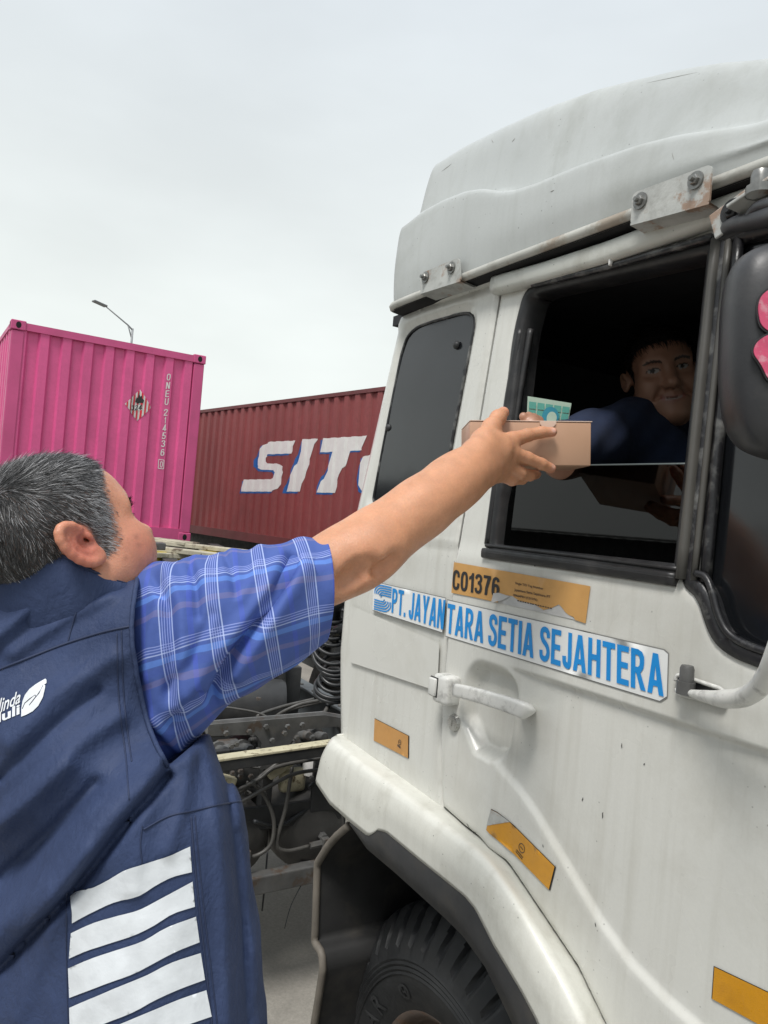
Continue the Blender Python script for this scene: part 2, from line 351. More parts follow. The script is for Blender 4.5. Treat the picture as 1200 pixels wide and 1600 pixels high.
def roundpoly(P, r, n=6):
    P = [np.asarray(p, float) for p in P]; o = []; m = len(P); rr = r if hasattr(r, '__len__') else [r]*m
    for i in range(m):
        p, a, b = P[i], P[i-1], P[(i+1) % m]; ua = a-p; la = np.linalg.norm(ua); ub = b-p; lb = np.linalg.norm(ub)
        q = min(rr[i], la*.49, lb*.49)
        if q <= 0: o.append(p); continue
        A_ = p+ua/la*q; B_ = p+ub/lb*q
        for t in np.linspace(0, 1, n): o.append((1-t)**2*A_+2*t*(1-t)*p+t*t*B_)
    return np.array(o)
_fc = {}
def text_tri(s, bold=0., spacing=1.0, shear=0.):
    c = bpy.data.curves.new('t', 'FONT'); c.body = s; c.offset = bold; c.space_character = spacing; c.shear = shear; c.resolution_u = 4; c.size = 1
    o = bpy.data.objects.new('t', c); COL.objects.link(o); bpy.context.view_layer.update()
    me = bpy.data.meshes.new_from_object(o.evaluated_get(bpy.context.evaluated_depsgraph_get()))
    V = np.array([v.co[:2] for v in me.vertices]); Fs = [list(p.vertices) for p in me.polygons]
    bpy.data.objects.remove(o); bpy.data.curves.remove(c); bpy.data.meshes.remove(me); return V, Fs
def quadmap(V, q):
    """unit square -> quad (bl, br, tr, tl)"""
    lo = V.min(0); hi = V.max(0); u = ((V-lo)/(hi-lo+1e-9)); a, b = u[:, :1], u[:, 1:]; bl, br, tr, tl = [np.asarray(p, float) for p in q]
    return bl*(1-a)*(1-b)+br*a*(1-b)+tr*a*b+tl*(1-a)*b
# ------------------------------------------------------------------ smooth bodies: blended distance fields turned into one skin
def p_cone(a, b, r1, r2):
    a = np.asarray(a, float); b = np.asarray(b, float); ab = b-a; L2 = ab@ab+1e-12
    def f(P):
        t = np.clip(((P-a)@ab)/L2, 0, 1); return np.linalg.norm(P-a-t[:, None]*ab, axis=1)-(r1+(r2-r1)*t)
    return f, (a+b)/2, np.linalg.norm(ab)/2+max(r1, r2)
def p_ell(c, R, r):
    c = np.asarray(c, float); R = np.asarray(R, float); r = np.asarray(r, float)
    def f(P):
        q = (P-c)@R.T; k0 = np.linalg.norm(q/r, axis=1); k1 = np.linalg.norm(q/(r*r), axis=1)+1e-9; return k0*(k0-1)/k1
    return f, c, r.max()
class Body:
    def __init__(s): s.L = []; s.post = []
    def u(s, p, k=.01): s.L.append(('u', p, k)); return s
    def sub(s, p, k=.005): s.L.append(('s', p, k)); return s
    def ev(s, P, L):
        d = np.full(len(P), 9.)
        for op, (f, c, r), k in L:
            e = f(P)
            if op == 'u': h = np.clip(k-np.abs(d-e), 0, None)/k; d = np.minimum(d, e)-h*h*k*.25
            else: e = -e; h = np.clip(k-np.abs(d-e), 0, None)/k; d = np.maximum(d, e)+h*h*k*.25
        for g in s.post: d = g(P, d)
        return d
    def mesh(s, h, clip=None, n=20):
        lo = np.min([c-r for _, (f, c, r), k in s.L if _ == 'u'], 0)-4*h; hi = np.max([c+r for _, (f, c, r), k in s.L if _ == 'u'], 0)+4*h
        if clip is not None: lo = np.maximum(lo, clip[0]); hi = np.minimum(hi, clip[1])
        N = np.ceil((hi-lo)/h).astype(int)+2; B = np.ceil(N/n).astype(int); hd = n*h*.87+.02
        I = np.stack(np.meshgrid(*[np.arange(b) for b in B], indexing='ij'), -1).reshape(-1, 3); cen = lo+(I+.5)*n*h
        dv = np.concatenate([s.ev(cen[i:i+20000], s.L) for i in range(0, len(cen), 20000)]); I = I[np.abs(dv) < hd*1.25]
        ST = np.array([(N[1]+2*n)*(N[2]+2*n), N[2]+2*n, 1], np.int64)
        cor = np.array([[i, j, k] for i in (0, 1) for j in (0, 1) for k in (0, 1)]); edges = [(a, b) for a in range(8) for b in range(a+1, 8) if np.abs(cor[a]-cor[b]).sum() == 1]
        KV = []; VV = []; QF = []
        g0 = np.stack(np.meshgrid(*[np.arange(n+1)]*3, indexing='ij'), -1).reshape(-1, 3)
        for b in I:
            base = b*n; P = lo+(base+g0)*h; cc = lo+(base+n/2)*h
            L = [q for q in s.L if np.linalg.norm(q[1][1]-cc) < q[1][2]+hd+q[2]]
            if not L: continue
            f = s.ev(P, L).reshape(n+1, n+1, n+1); ins = f < 0
            if ins.all() or not ins.any(): continue
            Cn = [f[i:n+i, j:n+j, k:n+k] for i, j, k in cor]; sg = [q < 0 for q in Cn]; cnt = sum(q.astype(int) for q in sg); act = (cnt > 0) & (cnt < 8)
            ix = np.argwhere(act); S = np.zeros((len(ix), 3)); W = np.zeros(len(ix)); fv = np.stack([q[act] for q in Cn], 1)
            for a, c in edges:
                fa, fc = fv[:, a], fv[:, c]; k = (fa < 0) != (fc < 0); t = np.where(k, fa/np.where(k, fa-fc, 1), 0)
                S += np.where(k[:, None], cor[a]+t[:, None]*(cor[c]-cor[a]), 0); W += k
            pv = lo+(base+ix+S/W[:, None])*h
            d0 = s.ev(pv, L); e_ = h*.3; gr = np.stack([s.ev(pv+np.eye(3)[k]*e_, L)-d0 for k in range(3)], 1)/e_
            st = -(d0/np.clip((gr**2).sum(1), .2, None))[:, None]*gr; sl = np.linalg.norm(st, axis=1, keepdims=True); st *= np.minimum(1, .6*h/np.maximum(sl, 1e-9)); pv = pv+st
            KV.append((ix+base)@ST); VV.append(pv)
            for ax in range(3):
                o1, o2 = [(1, 2), (2, 0), (0, 1)][ax]; sl0 = [slice(0, n)]*3; sl1 = list(sl0); sl1[ax] = slice(1, n+1)
                A_ = ins[tuple(sl0)]; C_ = ins[tuple(sl1)]; e2 = np.argwhere(A_ != C_)
                if not len(e2): continue
                flip = A_[tuple(e2.T)]; e2 = e2+base; d1 = np.eye(3, dtype=int)[o1]; d2 = np.eye(3, dtype=int)[o2]
                q = np.stack([(e2-d1-d2)@ST, (e2-d2)@ST, e2@ST, (e2-d1)@ST], 1); q[~flip] = q[~flip][:, ::-1]; QF.append(q)
        K = np.concatenate(KV); V = np.concatenate(VV); o = np.argsort(K); K = K[o]; V = V[o]; Q = np.concatenate(QF)
        p = np.clip(np.searchsorted(K, Q), 0, len(K)-1); ok = (K[p] == Q).all(1); return V, p[ok]
def bvh(v, f): return BVHTree.FromPolygons([Vector(p) for p in v], [tuple(int(i) for i in q) for q in f])
def cast(tree, x, y, maxd=30):
    r = ray(x, y); h = tree.ray_cast(Vector(CAM), Vector(r).normalized(), maxd)
    return (np.array(h[0]), np.array(h[1])) if h[0] is not None else (None, None)
def lay(tree, px, off, fallback=None):
    """photo points carried onto a body's surface, lifted by off along the surface normal"""
    o = []; last = fallback
    for x, y in px:
        p, n = cast(tree, x, y)
        if p is None: p = last if last is not None else dep(x, y, 1.0)
        else:
            if n@ray(x, y) > 0: n = -n
            p = p+n*off
        o.append(p); last = p
    return np.array(o)
# ------------------------------------------------------------------ heavy condensed lettering drawn as outlines
def stroke(P, th, closed=False, n=40, cut=None):
    P = np.asarray(P, float)
    if closed:
        k = len(P); q = spline(np.vstack([P[-2:], P, P[:3]]), n*3); a = n*3//(k+4); 
        t = np.linspace(0, 2*pi, n, endpoint=False); return None
    L = spline(P, n) if len(P) > 2 else P; t = np.gradient(L, axis=0); t /= np.linalg.norm(t, axis=1)[:, None]; nn = np.stack([-t[:, 1], t[:, 0]], 1)*th/2
    return [tuple(p) for p in np.vstack([L+nn, (L-nn)[::-1]])]
def rc_(a, b, c, d): return [(a, b), (c, b), (c, d), (a, d)]
def ringp(x0, y0, x1, y1, e=2.6, n=40):
    t = np.linspace(0, 2*pi, n, endpoint=False); c, s = np.cos(t), np.sin(t); return [tuple(p) for p in np.stack([(x0+x1)/2+(x1-x0)/2*np.sign(c)*np.abs(c)**(2/e), (y0+y1)/2+(y1-y0)/2*np.sign(s)*np.abs(s)**(2/e)], 1)]
def glyph(ch, s=.17, h=.15):
    """(width, solids, holes)"""
    if ch == 'A': return .58, [[(0, 0), (s, 0), (.215, .2), (.365, .2), (.58-s, 0), (.58, 0), (.385, 1), (.195, 1)]], [[(.245, .345), (.335, .345), (.29, .70)]]
    if ch == 'E': return .47, [rc_(0, 0, s, 1), rc_(0, 0, .47, h), rc_(0, .43, .43, .43+h), rc_(0, 1-h, .46, 1)], []
    if ch == 'H': return .53, [rc_(0, 0, s, 1), rc_(.53-s, 0, .53, 1), rc_(0, .43, .53, .43+h)], []
    if ch == 'I': return s, [rc_(0, 0, s, 1)], []
    if ch == 'J': return .42, [stroke([(.42-s/2, 1), (.42-s/2, .6), (.42-s/2, .25), (.30, .085), (.20, .08), (.105, .14), (.08, .32)], s)], []
    if ch == 'N': return .54, [rc_(0, 0, s, 1), rc_(.54-s, 0, .54, 1), [(0, 1), (.19, 1), (.54, 0), (.35, 0)]], []
    if ch in 'PR':
        o = [(0, .40), (0, 1), (.27, 1), (.42, .95), (.495, .84), (.50, .70), (.47, .55), (.38, .44), (.25, .40)]; hl_ = [(s, .40+h), (s, 1-h), (.26, 1-h), (.325, .80), (.335, .70), (.32, .60), (.26, .40+h)]
        if ch == 'P': return .50, [o, rc_(0, 0, s, .45)], [hl_]
        return .54, [o, rc_(0, 0, s, .45), [(.17, .47), (.34, .47), (.56, 0), (.37, 0)]], [hl_]
    if ch == 'S': return .50, [stroke([(.425, .70), (.395, .86), (.25, .925), (.115, .87), (.09, .73), (.17, .60), (.33, .49), (.415, .37), (.425, .24), (.36, .115), (.245, .075), (.105, .135), (.075, .31)], h+.01)], []
    if ch == 'T': return .52, [rc_(0, 1-h, .52, 1), rc_(.26-s/2, 0, .26+s/2, 1)], []
    if ch == 'U': return .52, [stroke([(s/2, 1), (s/2, .6), (s/2, .25), (.17, .09), (.26, .075), (.35, .09), (.52-s/2, .25), (.52-s/2, .6), (.52-s/2, 1)], s)], []
    if ch == 'Y': return .56, [[(0, 1), (s+.02, 1), (.28, .62), (.56-s-.02, 1), (.56, 1), (.28+s/2, .42), (.28+s/2, 0), (.28-s/2, 0), (.28-s/2, .42)]], []
    if ch == '.': return .16, [rc_(0, 0, .16, .16)], []
    if ch == 'C': return .50, [stroke([(.425, .66), (.39, .86), (.26, .925), (.13, .86), (.085, .65), (.085, .35), (.13, .14), (.26, .075), (.39, .14), (.43, .35)], h+.01)], []
    if ch in '0O': return .50, [ringp(0, 0, .50, 1)], [ringp(s*.98, h, .50-s*.98, 1-h)]
    if ch == '1': return .32, [[(.15, 0), (.32, 0), (.32, 1), (.19, 1), (.13, .86), (0, .78), (0, .63), (.15, .70)]], []
    if ch == '2': return .48, [stroke([(.07, .70), (.10, .86), (.24, .925), (.37, .86), (.40, .72), (.33, .52), (.18, .32), (.09, .12)], h), rc_(0.02, 0, .47, h)], []
    if ch == '3': return .48, [stroke([(.07, .74), (.12, .88), (.24, .925), (.36, .87), (.39, .74), (.33, .60), (.20, .54)], h), stroke([(.20, .55), (.34, .49), (.405, .32), (.36, .13), (.24, .075), (.11, .13), (.065, .28)], h)], []
    if ch == '4': return .52, [rc_(.28, 0, .28+s, 1), rc_(0, .2, .52, .2+h), [(0, .2), (.16, .2), (.44, 1), (.28, 1)]], []
    if ch == '5': return .48, [rc_(.07, 1-h, .45, 1), [(.05, .42), (.2, .42), (.22, 1), (.07, 1)], stroke([(.09, .47), (.24, .58), (.38, .48), (.405, .32), (.36, .13), (.24, .075), (.10, .13), (.065, .26)], h)], []
    if ch == '6': return .48, [stroke([(.40, .76), (.34, .89), (.24, .925), (.13, .85), (.08, .62), (.08, .36)], h), ringp(0, 0, .48, .64)], [ringp(s, h*.9, .48-s, .64-h)]
    if ch == '7': return .46, [rc_(0, 1-h, .46, 1), [(.10, 0), (.27, 0), (.30, .35), (.46, .88), (.46, 1), (.29, 1), (.13, .38)]], []
    return .2, [], []
def block_tri(txt, gap=.075, s=.17, h=.15):
    V_ = []; T_ = []; n = 0; x = 0.
    for ch in txt:
        w, so, ho = glyph(ch, s, h)
        if so:
            so = [[(px+x, py) for px, py in P] for P in so]; ho = [[(px+x, py) for px, py in P] for P in ho]; pts = []; ed = []
            for P in so+ho: b = len(pts); pts += P; ed += [(b+i, b+(i+1) % len(P)) for i in range(len(P))]
            r = geometry.delaunay_2d_cdt([Vector(p) for p in pts], ed, [], 0, 1e-6); V = np.array([q[:] for q in r[0]]); T = np.array([list(q) for q in r[2]]); c = V[T].mean(1); k = np.zeros(len(c), bool)
            if ch in 'PR6':     # the counter only cuts its own bowl
                j = 0 if ch in 'PR' else 1; kk = inpoly(c, so[j])&~inpoly(c, ho[0]); k |= kk
                for i, P in enumerate(so):
                    if i != j: k |= inpoly(c, P)&~(inpoly(c, ho[0]))
            else:
                for P in so: k |= inpoly(c, P)
                for P in ho: k &= ~inpoly(c, P)
            V_.append(V); T_ += [tuple(int(i)+n for i in t) for t in T[k]]; n += len(V)
            x += w+gap
        else: x += .22
    return np.concatenate(V_), T_
# ================================================================== GROUND
GZ = -.045
def glass_mat(name, tint, rough=.02):
    m = bpy.data.materials.new(name); m.use_nodes = True; t = m.node_tree; t.nodes.clear()
    o = t.nodes.new('ShaderNodeOutputMaterial'); mix = t.nodes.new('ShaderNodeMixShader'); fr = t.nodes.new('ShaderNodeFresnel'); fr.inputs[0].default_value = 1.45
    tr = t.nodes.new('ShaderNodeBsdfTransparent'); tr.inputs[0].default_value = (*tint, 1); gl = t.nodes.new('ShaderNodeBsdfGlossy'); gl.inputs['Roughness'].default_value = rough
    lk(t, fr.outputs[0], mix.inputs[0]); lk(t, tr.outputs[0], mix.inputs[1]); lk(t, gl.outputs[0], mix.inputs[2]); lk(t, mix.outputs[0], o.inputs[0]); MATS[name] = m
glass_mat('window_glass', (.03, .036, .04)); glass_mat('tint_glass', (.30, .33, .33)); 
def sheet(x0, x1, y0, y1, z): return np.array([(x0, y0, z), (x1, y0, z), (x1, y1, z), (x0, y1, z)]), [(0, 1, 2, 3)]
g = part('road', sheet(-400, 400, -400, 400, GZ), 'concrete', smooth=False); g['kind'] = 'structure'
# raised island the two people at the kerb stand on (just under the frame)
ISL = .315
g = part('pavement', boxm((0, -.62, (ISL+GZ)/2), (14, 2.6, ISL-GZ), bev=.03), 'kerb', smooth=False); g['kind'] = 'structure'

# ================================================================== TRUCK
truck = thing('truck', 'dirty white tractor truck with roof fairing, open cab window and lettered door at right', 'truck', (-1.45, 2.25, GZ))
CX1 = -2.035
def FB(x, z):
    x = np.asarray(x, float); z = np.asarray(z, float)
    y = 1.045+.094*np.where(z > 1.93, (z-1.93)+0, 0)
    k = sst(z, 1.90, 1.97); y = y-.004*(1-k)
    xr = CX1+.075*np.clip((z-1.95)/.6, 0, 1)+.05*np.clip((1.6-z)/.3, 0, 1); r = .085
    t = np.clip((xr+r-x)/r, 0, .995); y = y+r*(1-np.sqrt(1-t*t)); return y
def SK(L, fn=FB):
    o = []
    for x, y in L:
        Y = 1.05
        for _ in range(8): p = onY(x, y, Y); Y = float(fn(p[0], p[2]))
        o.append((p[0], p[2]))
    return np.array(o)
# --- outlines, read off the photo on the body side
gapL = SK([(781, 452), (745, 670), (712, 860), (700, 960), (690, 1060), (686, 1150), (687.5, 1225), (690, 1259)])
GX = .0035
winpx = [(822, 459), (842, 446), (1116, 380), (1061, 897), (766, 861), (806, 520)]
win = roundpoly(SK(winpx), [.02, .02, .008, .01, .02, .2], 5)
vent = SK([(1131, 372), (1300, 330), (1330, 1075), (1200, 1033), (1150, 1014), (1125, 995), (1113, 965), (1106, 940), (1093, 918), (1078, 909)])
vent = roundpoly(vent, [.01, .02, .03, .02, .02, .02, .02, .02, .02, .01], 4)
lowb = zp([(600, 404), (700, 494), (780, 555), (880, 645), (940, 735), (1040, 885), (1200, 1125)], 2.857, 480, 1120)
lowD = SK(lowb); lowD = np.concatenate([lowD+[0, .003], [(-.86, 1.14), (-.70, .97), (-.60, .84)]])
ridge = np.array([(-1.30, 1.565), (-1.258, 1.535), (-1.213, 1.505), (-1.108, 1.451), (-1.031, 1.400), (-.928, 1.332), (-.855, 1.297), (-.78, 1.280), (-.68, 1.268), (-.3, 1.24)])
door_out = np.concatenate([gapL[:-1]+[GX, 0], lowD, [(-.36, .84), (-.36, 2.52)], [(-.38, 2.545), (gapL[0][0]+.02, 2.562)]])
def FD(x, z):
    x = np.asarray(x, float); z = np.asarray(z, float); P = np.stack([x.ravel(), z.ravel()], 1)
    y = FB(x, z)
    # step under the lettering
    y = y+.011*sst(z, 1.719, 1.706)*sst(x, -1.235, -1.16)
    # hollow behind the handle
    cx, cz, hx, hz, r = -1.283, 1.606, .083, .097, .055
    qx = np.abs(x-cx-.10*(z-cz))-hx+r; qz = np.abs(z-cz)-hz+r
    d = np.hypot(np.maximum(qx, 0), np.maximum(qz, 0))+np.minimum(np.maximum(qx, qz), 0)-r
    d = np.maximum(d, (-(x+1.335)-(z-1.535)*1.0)*.7)
    y = y+.034*sst(d, .010, -.022)
    # pressed swage: the part under the slanting line stands proud
    zl = np.interp(x, ridge[:, 0], ridge[:, 1]); sl = .72
    dd = (z-zl)/np.sqrt(1+np.gradient(ridge[:, 1], ridge[:, 0])[np.clip(np.searchsorted(ridge[:, 0], x), 0, len(ridge)-1)]**2); y = y-.0095*sst(dd, .010, -.011)*sst(x, -1.285, -1.22)
    # rolled edges
    for loop, w, a in ((np.vstack([win, win[:1]]), .022, .012), (np.vstack([vent, vent[:1]]), .024, .014), (np.vstack([door_out, door_out[:1]]), .008, .005)):
        q = dist_poly(P, loop).reshape(x.shape); t = np.clip(1-q/w, 0, 1); y = y+a*t*t
    return y
rl = resamp(ridge[:-1], 150); rt_ = np.gradient(rl, axis=0); rt_ /= np.linalg.norm(rt_, axis=1)[:, None]; rn = np.stack([-rt_[:, 1], rt_[:, 0]], 1)
exl = [rl+rn*o for o in (-.010, -.0065, -.0035, 0, .0035, .0065, .010)]+[np.stack([np.linspace(-1.2, -.37, 120), np.full(120, z)], 1) for z in (1.722, 1.7185, 1.7155, 1.7125, 1.7095, 1.7065, 1.703)]
gx_, gz_ = np.meshgrid(np.arange(-1.40, -1.17, .0052), np.arange(1.48, 1.725, .0052)); exl.append(np.stack([gx_.ravel(), gz_.ravel()], 1)[~((np.abs(gz_.ravel()-np.interp(gx_.ravel(), ridge[:, 0], ridge[:, 1])) < .016)|((gz_.ravel() > 1.70)&(gx_.ravel() > -1.205)))])
part('door', panel(door_out, [win, vent], .0105, FD, .03, extra=np.concatenate(exl)), 'white_paint', truck); door = bpy.data.objects['door']
# rear side panel of the cab
rear_out = np.concatenate([[(CX1+.06, 2.585)], [(CX1+.075+.0005, 2.56), (CX1+.04, 2.3), (CX1+.0005, 1.95), (CX1+.0005, 1.62), (CX1+.052, 1.30)], [(-1.6, 1.30), (gapL[-1][0]-GX, 1.30)], gapL[::-1]-[GX, 0], [(gapL[0][0]-GX, 2.60)]])
QW = SK(zp([(52, 1216), (130, 850), (190, 520), (215, 430), (260, 388), (330, 362), (460, 326), (505, 322), (530, 345), (531, 390), (440, 880)], 3, 560, 380))
zb = QW[0][1]; sl = (QW[-1]-QW[-2]); sl = sl/np.linalg.norm(sl)
QW = np.vstack([QW, QW[-1]+sl*((zb-.01-QW[-1][1])/sl[1])]); QW = roundpoly(QW, [.02, .0, .0, .02, .02, .02, .02, .02, .02, .02, 0, .03], 4)
def FR(x, z):
    x = np.asarray(x, float); z = np.asarray(z, float); P = np.stack([x.ravel(), z.ravel()], 1); y = FB(x, z)
    q = dist_poly(P, np.vstack([QW, QW[:1]])).reshape(x.shape); ins = inpoly(P, QW).reshape(x.shape); s_ = np.where(ins, -q, q)
    y = y+.010*sst(s_, .022, .002)
    y = y+.006*sst(z, 1.952, 1.94)*sst(x, -1.99, -1.93)-.004*sst(np.abs(z-2.567), .02, .004)
    zd = 1.80-(x+2.0)*.75   # shallow pressed chamfer at the rear corner
    pass
    q = dist_poly(P, gapL-[GX, 0]).reshape(x.shape); y = y+.005*np.clip(1-q/.008, 0, 1)**2; return y
cab = part('cab_body', panel(rear_out, [QW], .012, FR, .03), 'white_paint', truck)
part('quarter_window', panel(QW, [], .012, lambda x, z: FB(x, z)+.004+.012*((z-2.28)/.3)**2, .012), 'black_gloss', truck, label='black blanked rear side window with two bolts')
qs = np.vstack([QW, QW[:1]]); q3 = np.stack([qs[:, 0], FB(qs[:, 0], qs[:, 1])+.004+.010*((qs[:, 1]-2.28)/.3)**2, qs[:, 1]], 1)
part('window_seal', tube(resamp(q3, 220), .0042, 6), 'rubber_worn', bpy.data.objects['quarter_window'])
for px in ((711, 538.5), (605, 668)):
    x, z = SK([px])[0]; part('bolt', lathe([(0, .009), (.006, .008), (.010, .004), (.011, 0)], (x, float(FB(x, z))+.005, z), (0, -1, 0), 16), 'black_trim', bpy.data.objects['quarter_window'])
# near-black tube behind the door gap, the gap's shade put into its colour
part('gap_shade', tube(np.stack([gapL[:, 0], FB(gapL[:, 0], gapL[:, 1])+.022, gapL[:, 1]], 1), .014, 6), 'shade_black', truck)
# --- cab shell: roof, back wall, floor, far side, front
m = MB(); Yf = 3.40
for c, s in (((-.95, 2.25, 2.60), (2.1, 2.22, .03)), ((-1.985, 2.25, 1.92), (.03, 2.16, 1.36)), ((-.95, 2.25, 1.20), (2.1, 2.2, .04)), ((-.95, 3.37, 1.9), (2.1, .04, 1.4))): m.add(boxm(c, s))
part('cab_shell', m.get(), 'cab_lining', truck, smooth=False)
m = MB(); m.add(boxm((.10, 2.25, 1.45), (.06, 2.3, 1.0), bev=.02)); m.add(boxm((.02, 2.25, 2.57), (.08, 2.3, .07), bev=.02)); m.add(bar((.08, 1.10, 1.95), (.0, 1.13, 2.56), .08, .08)); m.add(bar((.08, 3.40, 1.95), (.0, 3.37, 2.56), .08, .08))
m.add(panel([(-.355, .84), (.10, .84), (.09, 1.95), (.0, 2.56), (-.355, 2.56)], [], .05, lambda x, z: FB(x, z)+np.where(x > -.1, (x+.1)**2*1.5, 0), .03))
part('front_panel', m.get(), 'white_paint', truck, angle=40)
part('windscreen', (np.array([(.075, 1.14, 1.95), (.075, 3.36, 1.95), (-.005, 3.33, 2.55), (-.005, 1.16, 2.55)]), [(0, 1, 2, 3)]), 'tint_glass', truck, smooth=False)
# --- door furniture
def ribbon3(px, fn, off): L = SK(px); return np.stack([L[:, 0], fn(L[:, 0], L[:, 1])-off, L[:, 1]], 1)
def strip(loop, w_in, w_out, fn, off, thick):
    """flat frame following an outline, w_in inwards and w_out outwards"""
    L = densify(loop, .012); n = np.roll(L, -1, 0)-np.roll(L, 1, 0); n /= np.linalg.norm(n, axis=1)[:, None]; n = np.stack([n[:, 1], -n[:, 0]], 1)
    ar = np.sum(L[:, 0]*np.roll(L[:, 1], -1)-np.roll(L[:, 0], -1)*L[:, 1])
    if ar < 0: n = -n
    rows = []
    for w, o in ((w_out, -.004), (w_out*.8, off*.8), (w_out*.3, off), (-w_in*.4, off), (-w_in, off*.3), (-w_in, -thick)):
        q = L+n*w; rows.append(np.stack([q[:, 0], fn(L[:, 0], L[:, 1])-o, q[:, 1]], 1))
    V = np.concatenate(rows); k = len(L); return V, grid_faces(len(rows), k, True)
FW0 = lambda x, z: FB(x, z)+.008
part('window_frame', strip(win, .016, .013, FW0, .010, .05), 'rubber', door)
# thick weather strip along the sill
P = ribbon3([(758, 864), (900, 883), (1059, 906)], FB, .004); part('weather_strip', join(tube(resamp(P, 30), .0075, 16, flat=1.5, sq=.6), tube(resamp(P+[0, -.004, .002], 30), .004, 8), tube(resamp(P+[0, .006, .017], 30), .005, 8)), 'rubber', door)
P = ribbon3([(810, 515), (792, 620), (772, 760), (760, 850)], FB, -.006); part('run_channel', join(tube(resamp(P, 40), .010, 8), tube(resamp(P+[.022, .012, 0], 40), .008, 8)), 'rubber', door)
# grey divider bar between the drop glass and the fixed pane
P = ribbon3([(1123, 376), (1068, 905)], FB, .004); part('divider_bar', join(tube(resamp(P, 12), .0125, 8, flat=.7), tube(resamp(P+[.021, .002, 0], 12), .006, 6)), 'grey_bar', door)
P = ribbon3([(1131, 376), (1078, 907)], FB, .001); part('trim_strip', tube(resamp(P+[.026, .004, 0], 12), .009, 6), 'rubber_worn', door)
part('vent_glass', panel(vent, [], .05, lambda x, z: FB(x, z)+.016), 'black_gloss', door)
part('vent_seal', strip(vent, .014, .017, FW0, .014, .03), 'rubber_worn', door)
L = SK([(1078, 908), (1093, 914), (1104, 936), (1113, 968), (1127, 998), (1152, 1017), (1200, 1035), (1260, 1056)])
L = L+[0.012, .014]; part('vent_bead', tube(spline(np.stack([L[:, 0], FB(L[:, 0], L[:, 1])-.006, L[:, 1]], 1), 50), .006, 8), 'rubber_worn', door)
gl = SK([(766, 861), (795, 727), (1082, 722), (1061, 897)]); part('drop_glass', panel(gl, [], .2, lambda x, z: FB(x, z)+.022, .005, grid=False), 'window_glass', door, smooth=False)
P = ribbon3([(790, 727), (1080, 722)], FB, -.0235); part('glass_edge', tube(resamp(P, 8), .0022, 6), 'glass_rim', bpy.data.objects['drop_glass'])  # pale strip, the highlight along the glass edge put into its colour
# door frame top: white rolled gutter
P = SK([(781, 452), (860, 432), (960, 402), (1060, 367), (1130, 340)]); P = np.vstack([P, [(-.36, P[-1][1]-.005)]]); G3 = np.stack([P[:, 0], FB(P[:, 0], P[:, 1])-.010, P[:, 1]+.006], 1)
part('gutter', tube(resamp(G3, 60), np.full(60, .021), 20, flat=1.05, sq=.65), 'gutter_paint', truck)
P2 = SK([(628, 484), (700, 463), (778, 436)]); part('gutter_rear', tube(resamp(np.stack([P2[:, 0], FB(P2[:, 0], P2[:, 1])-.001, P2[:, 1]], 1), 30), .013, 8), 'gutter_paint', truck)
P = ribbon3([(838, 447), (960, 418), (1118, 373)], FB, .010); part('rain_strip', tube(resamp(P, 30), .0075, 6), 'rubber_worn', door)
x, z = SK([(965, 412)])[0]; part('clip', boxm((x, float(FB(x, z))-.016, z), (.005, .016, .018), bev=.002), 'paint_white', door)
# handle: pivot block with grip bar
hb = SK([(692, 1055), (722, 1068), (720, 1096), (690, 1084)]); c = hb.mean(0)
hy = lambda x, z: float(FB(x, z))
part('door_handle', join(boxm((c[0]+.004, 1.025, c[1]), (.058, .045, .066), bev=.010, seg=3),
    tube(spline([onY(712, 1078, 1.012), onY(745, 1086, .996), onY(785, 1098, .988), onY(808, 1106, .988), onY(820, 1111, .994), onY(824, 1112, 1.02), onY(824, 1112, 1.05)], 36), np.r_[np.linspace(.0090, .0100, 26), np.linspace(.0102, .0102, 10)], 24, flat=1.6, sq=.5)), 'handle_white', door)
dh = bpy.data.objects['door_handle']; part('latch_button', boxm((-1.427, 1.0, c[1]+.002), (.026, .010, .040), bev=.003), 'handle_white', dh)
part('button_seal', boxm((-1.427, 1.003, c[1]+.002), (.031, .004, .045), bev=.0015), 'rubber', dh)
x, z = SK([(711, 1129)])[0]; part('door_lock', join(lathe([(0, .010), (.010, .010), (.0175, .008), (.020, 0)], (x, hy(x, z), z), (0, -1, 0), 24), boxm((x, hy(x, z)-.0105, z), (.004, .003, .013))), 'lock_metal', door, angle=30)
# --- stickers and lettering
def quadpx(L): return SK(L)
def sticker(name, poly, mat, off=.0015, parent=None, fn=FB, s=.03, **k): return part(name, panel(poly, [], s, fn, None, off), mat, parent or door, **k)
def lettering(name, txt, q, mat, off, parent, bold=.02, fn=FB, shear=0, xspacing=1.0):
    V, Fs = block_tri(txt) if bold > .03 else text_tri(txt, bold, xspacing, shear); P = quadmap(V, q); return part(name, (np.stack([P[:, 0], fn(P[:, 0], P[:, 1])-off, P[:, 1]], 1), Fs), mat, parent, smooth=False)
s1 = SK([(584, 909), (697.2, 935), (692, 988), (583, 953)]); s2 = SK([(700.5, 938), (1038, 1016), (1045, 1022), (1043, 1088), (1032, 1095), (697.6, 993.6)])
def frame_sticker(name, poly, parent):
    c = poly.mean(0); sticker('sticker_border', c+(poly-c)*[1.006, 1.05], 'sticker_edge', .0012, parent); return sticker(name, poly, 'sticker_white', .002, parent)
k1 = frame_sticker('name_sticker', s1, cab); k2 = frame_sticker('name_sticker', s2, door)
lettering('lettering', 'PT. JAYAN', SK([(613, 957.5), (694, 984.5), (698, 938), (615, 919)]), 'letter_blue', .0032, cab, .06)
lettering('lettering', 'TARA SETIA SEJAHTERA', SK([(698.5, 989), (1039, 1089.5), (1039, 1023.5), (701.5, 942.5)]), 'letter_blue', .0032, door, .06)
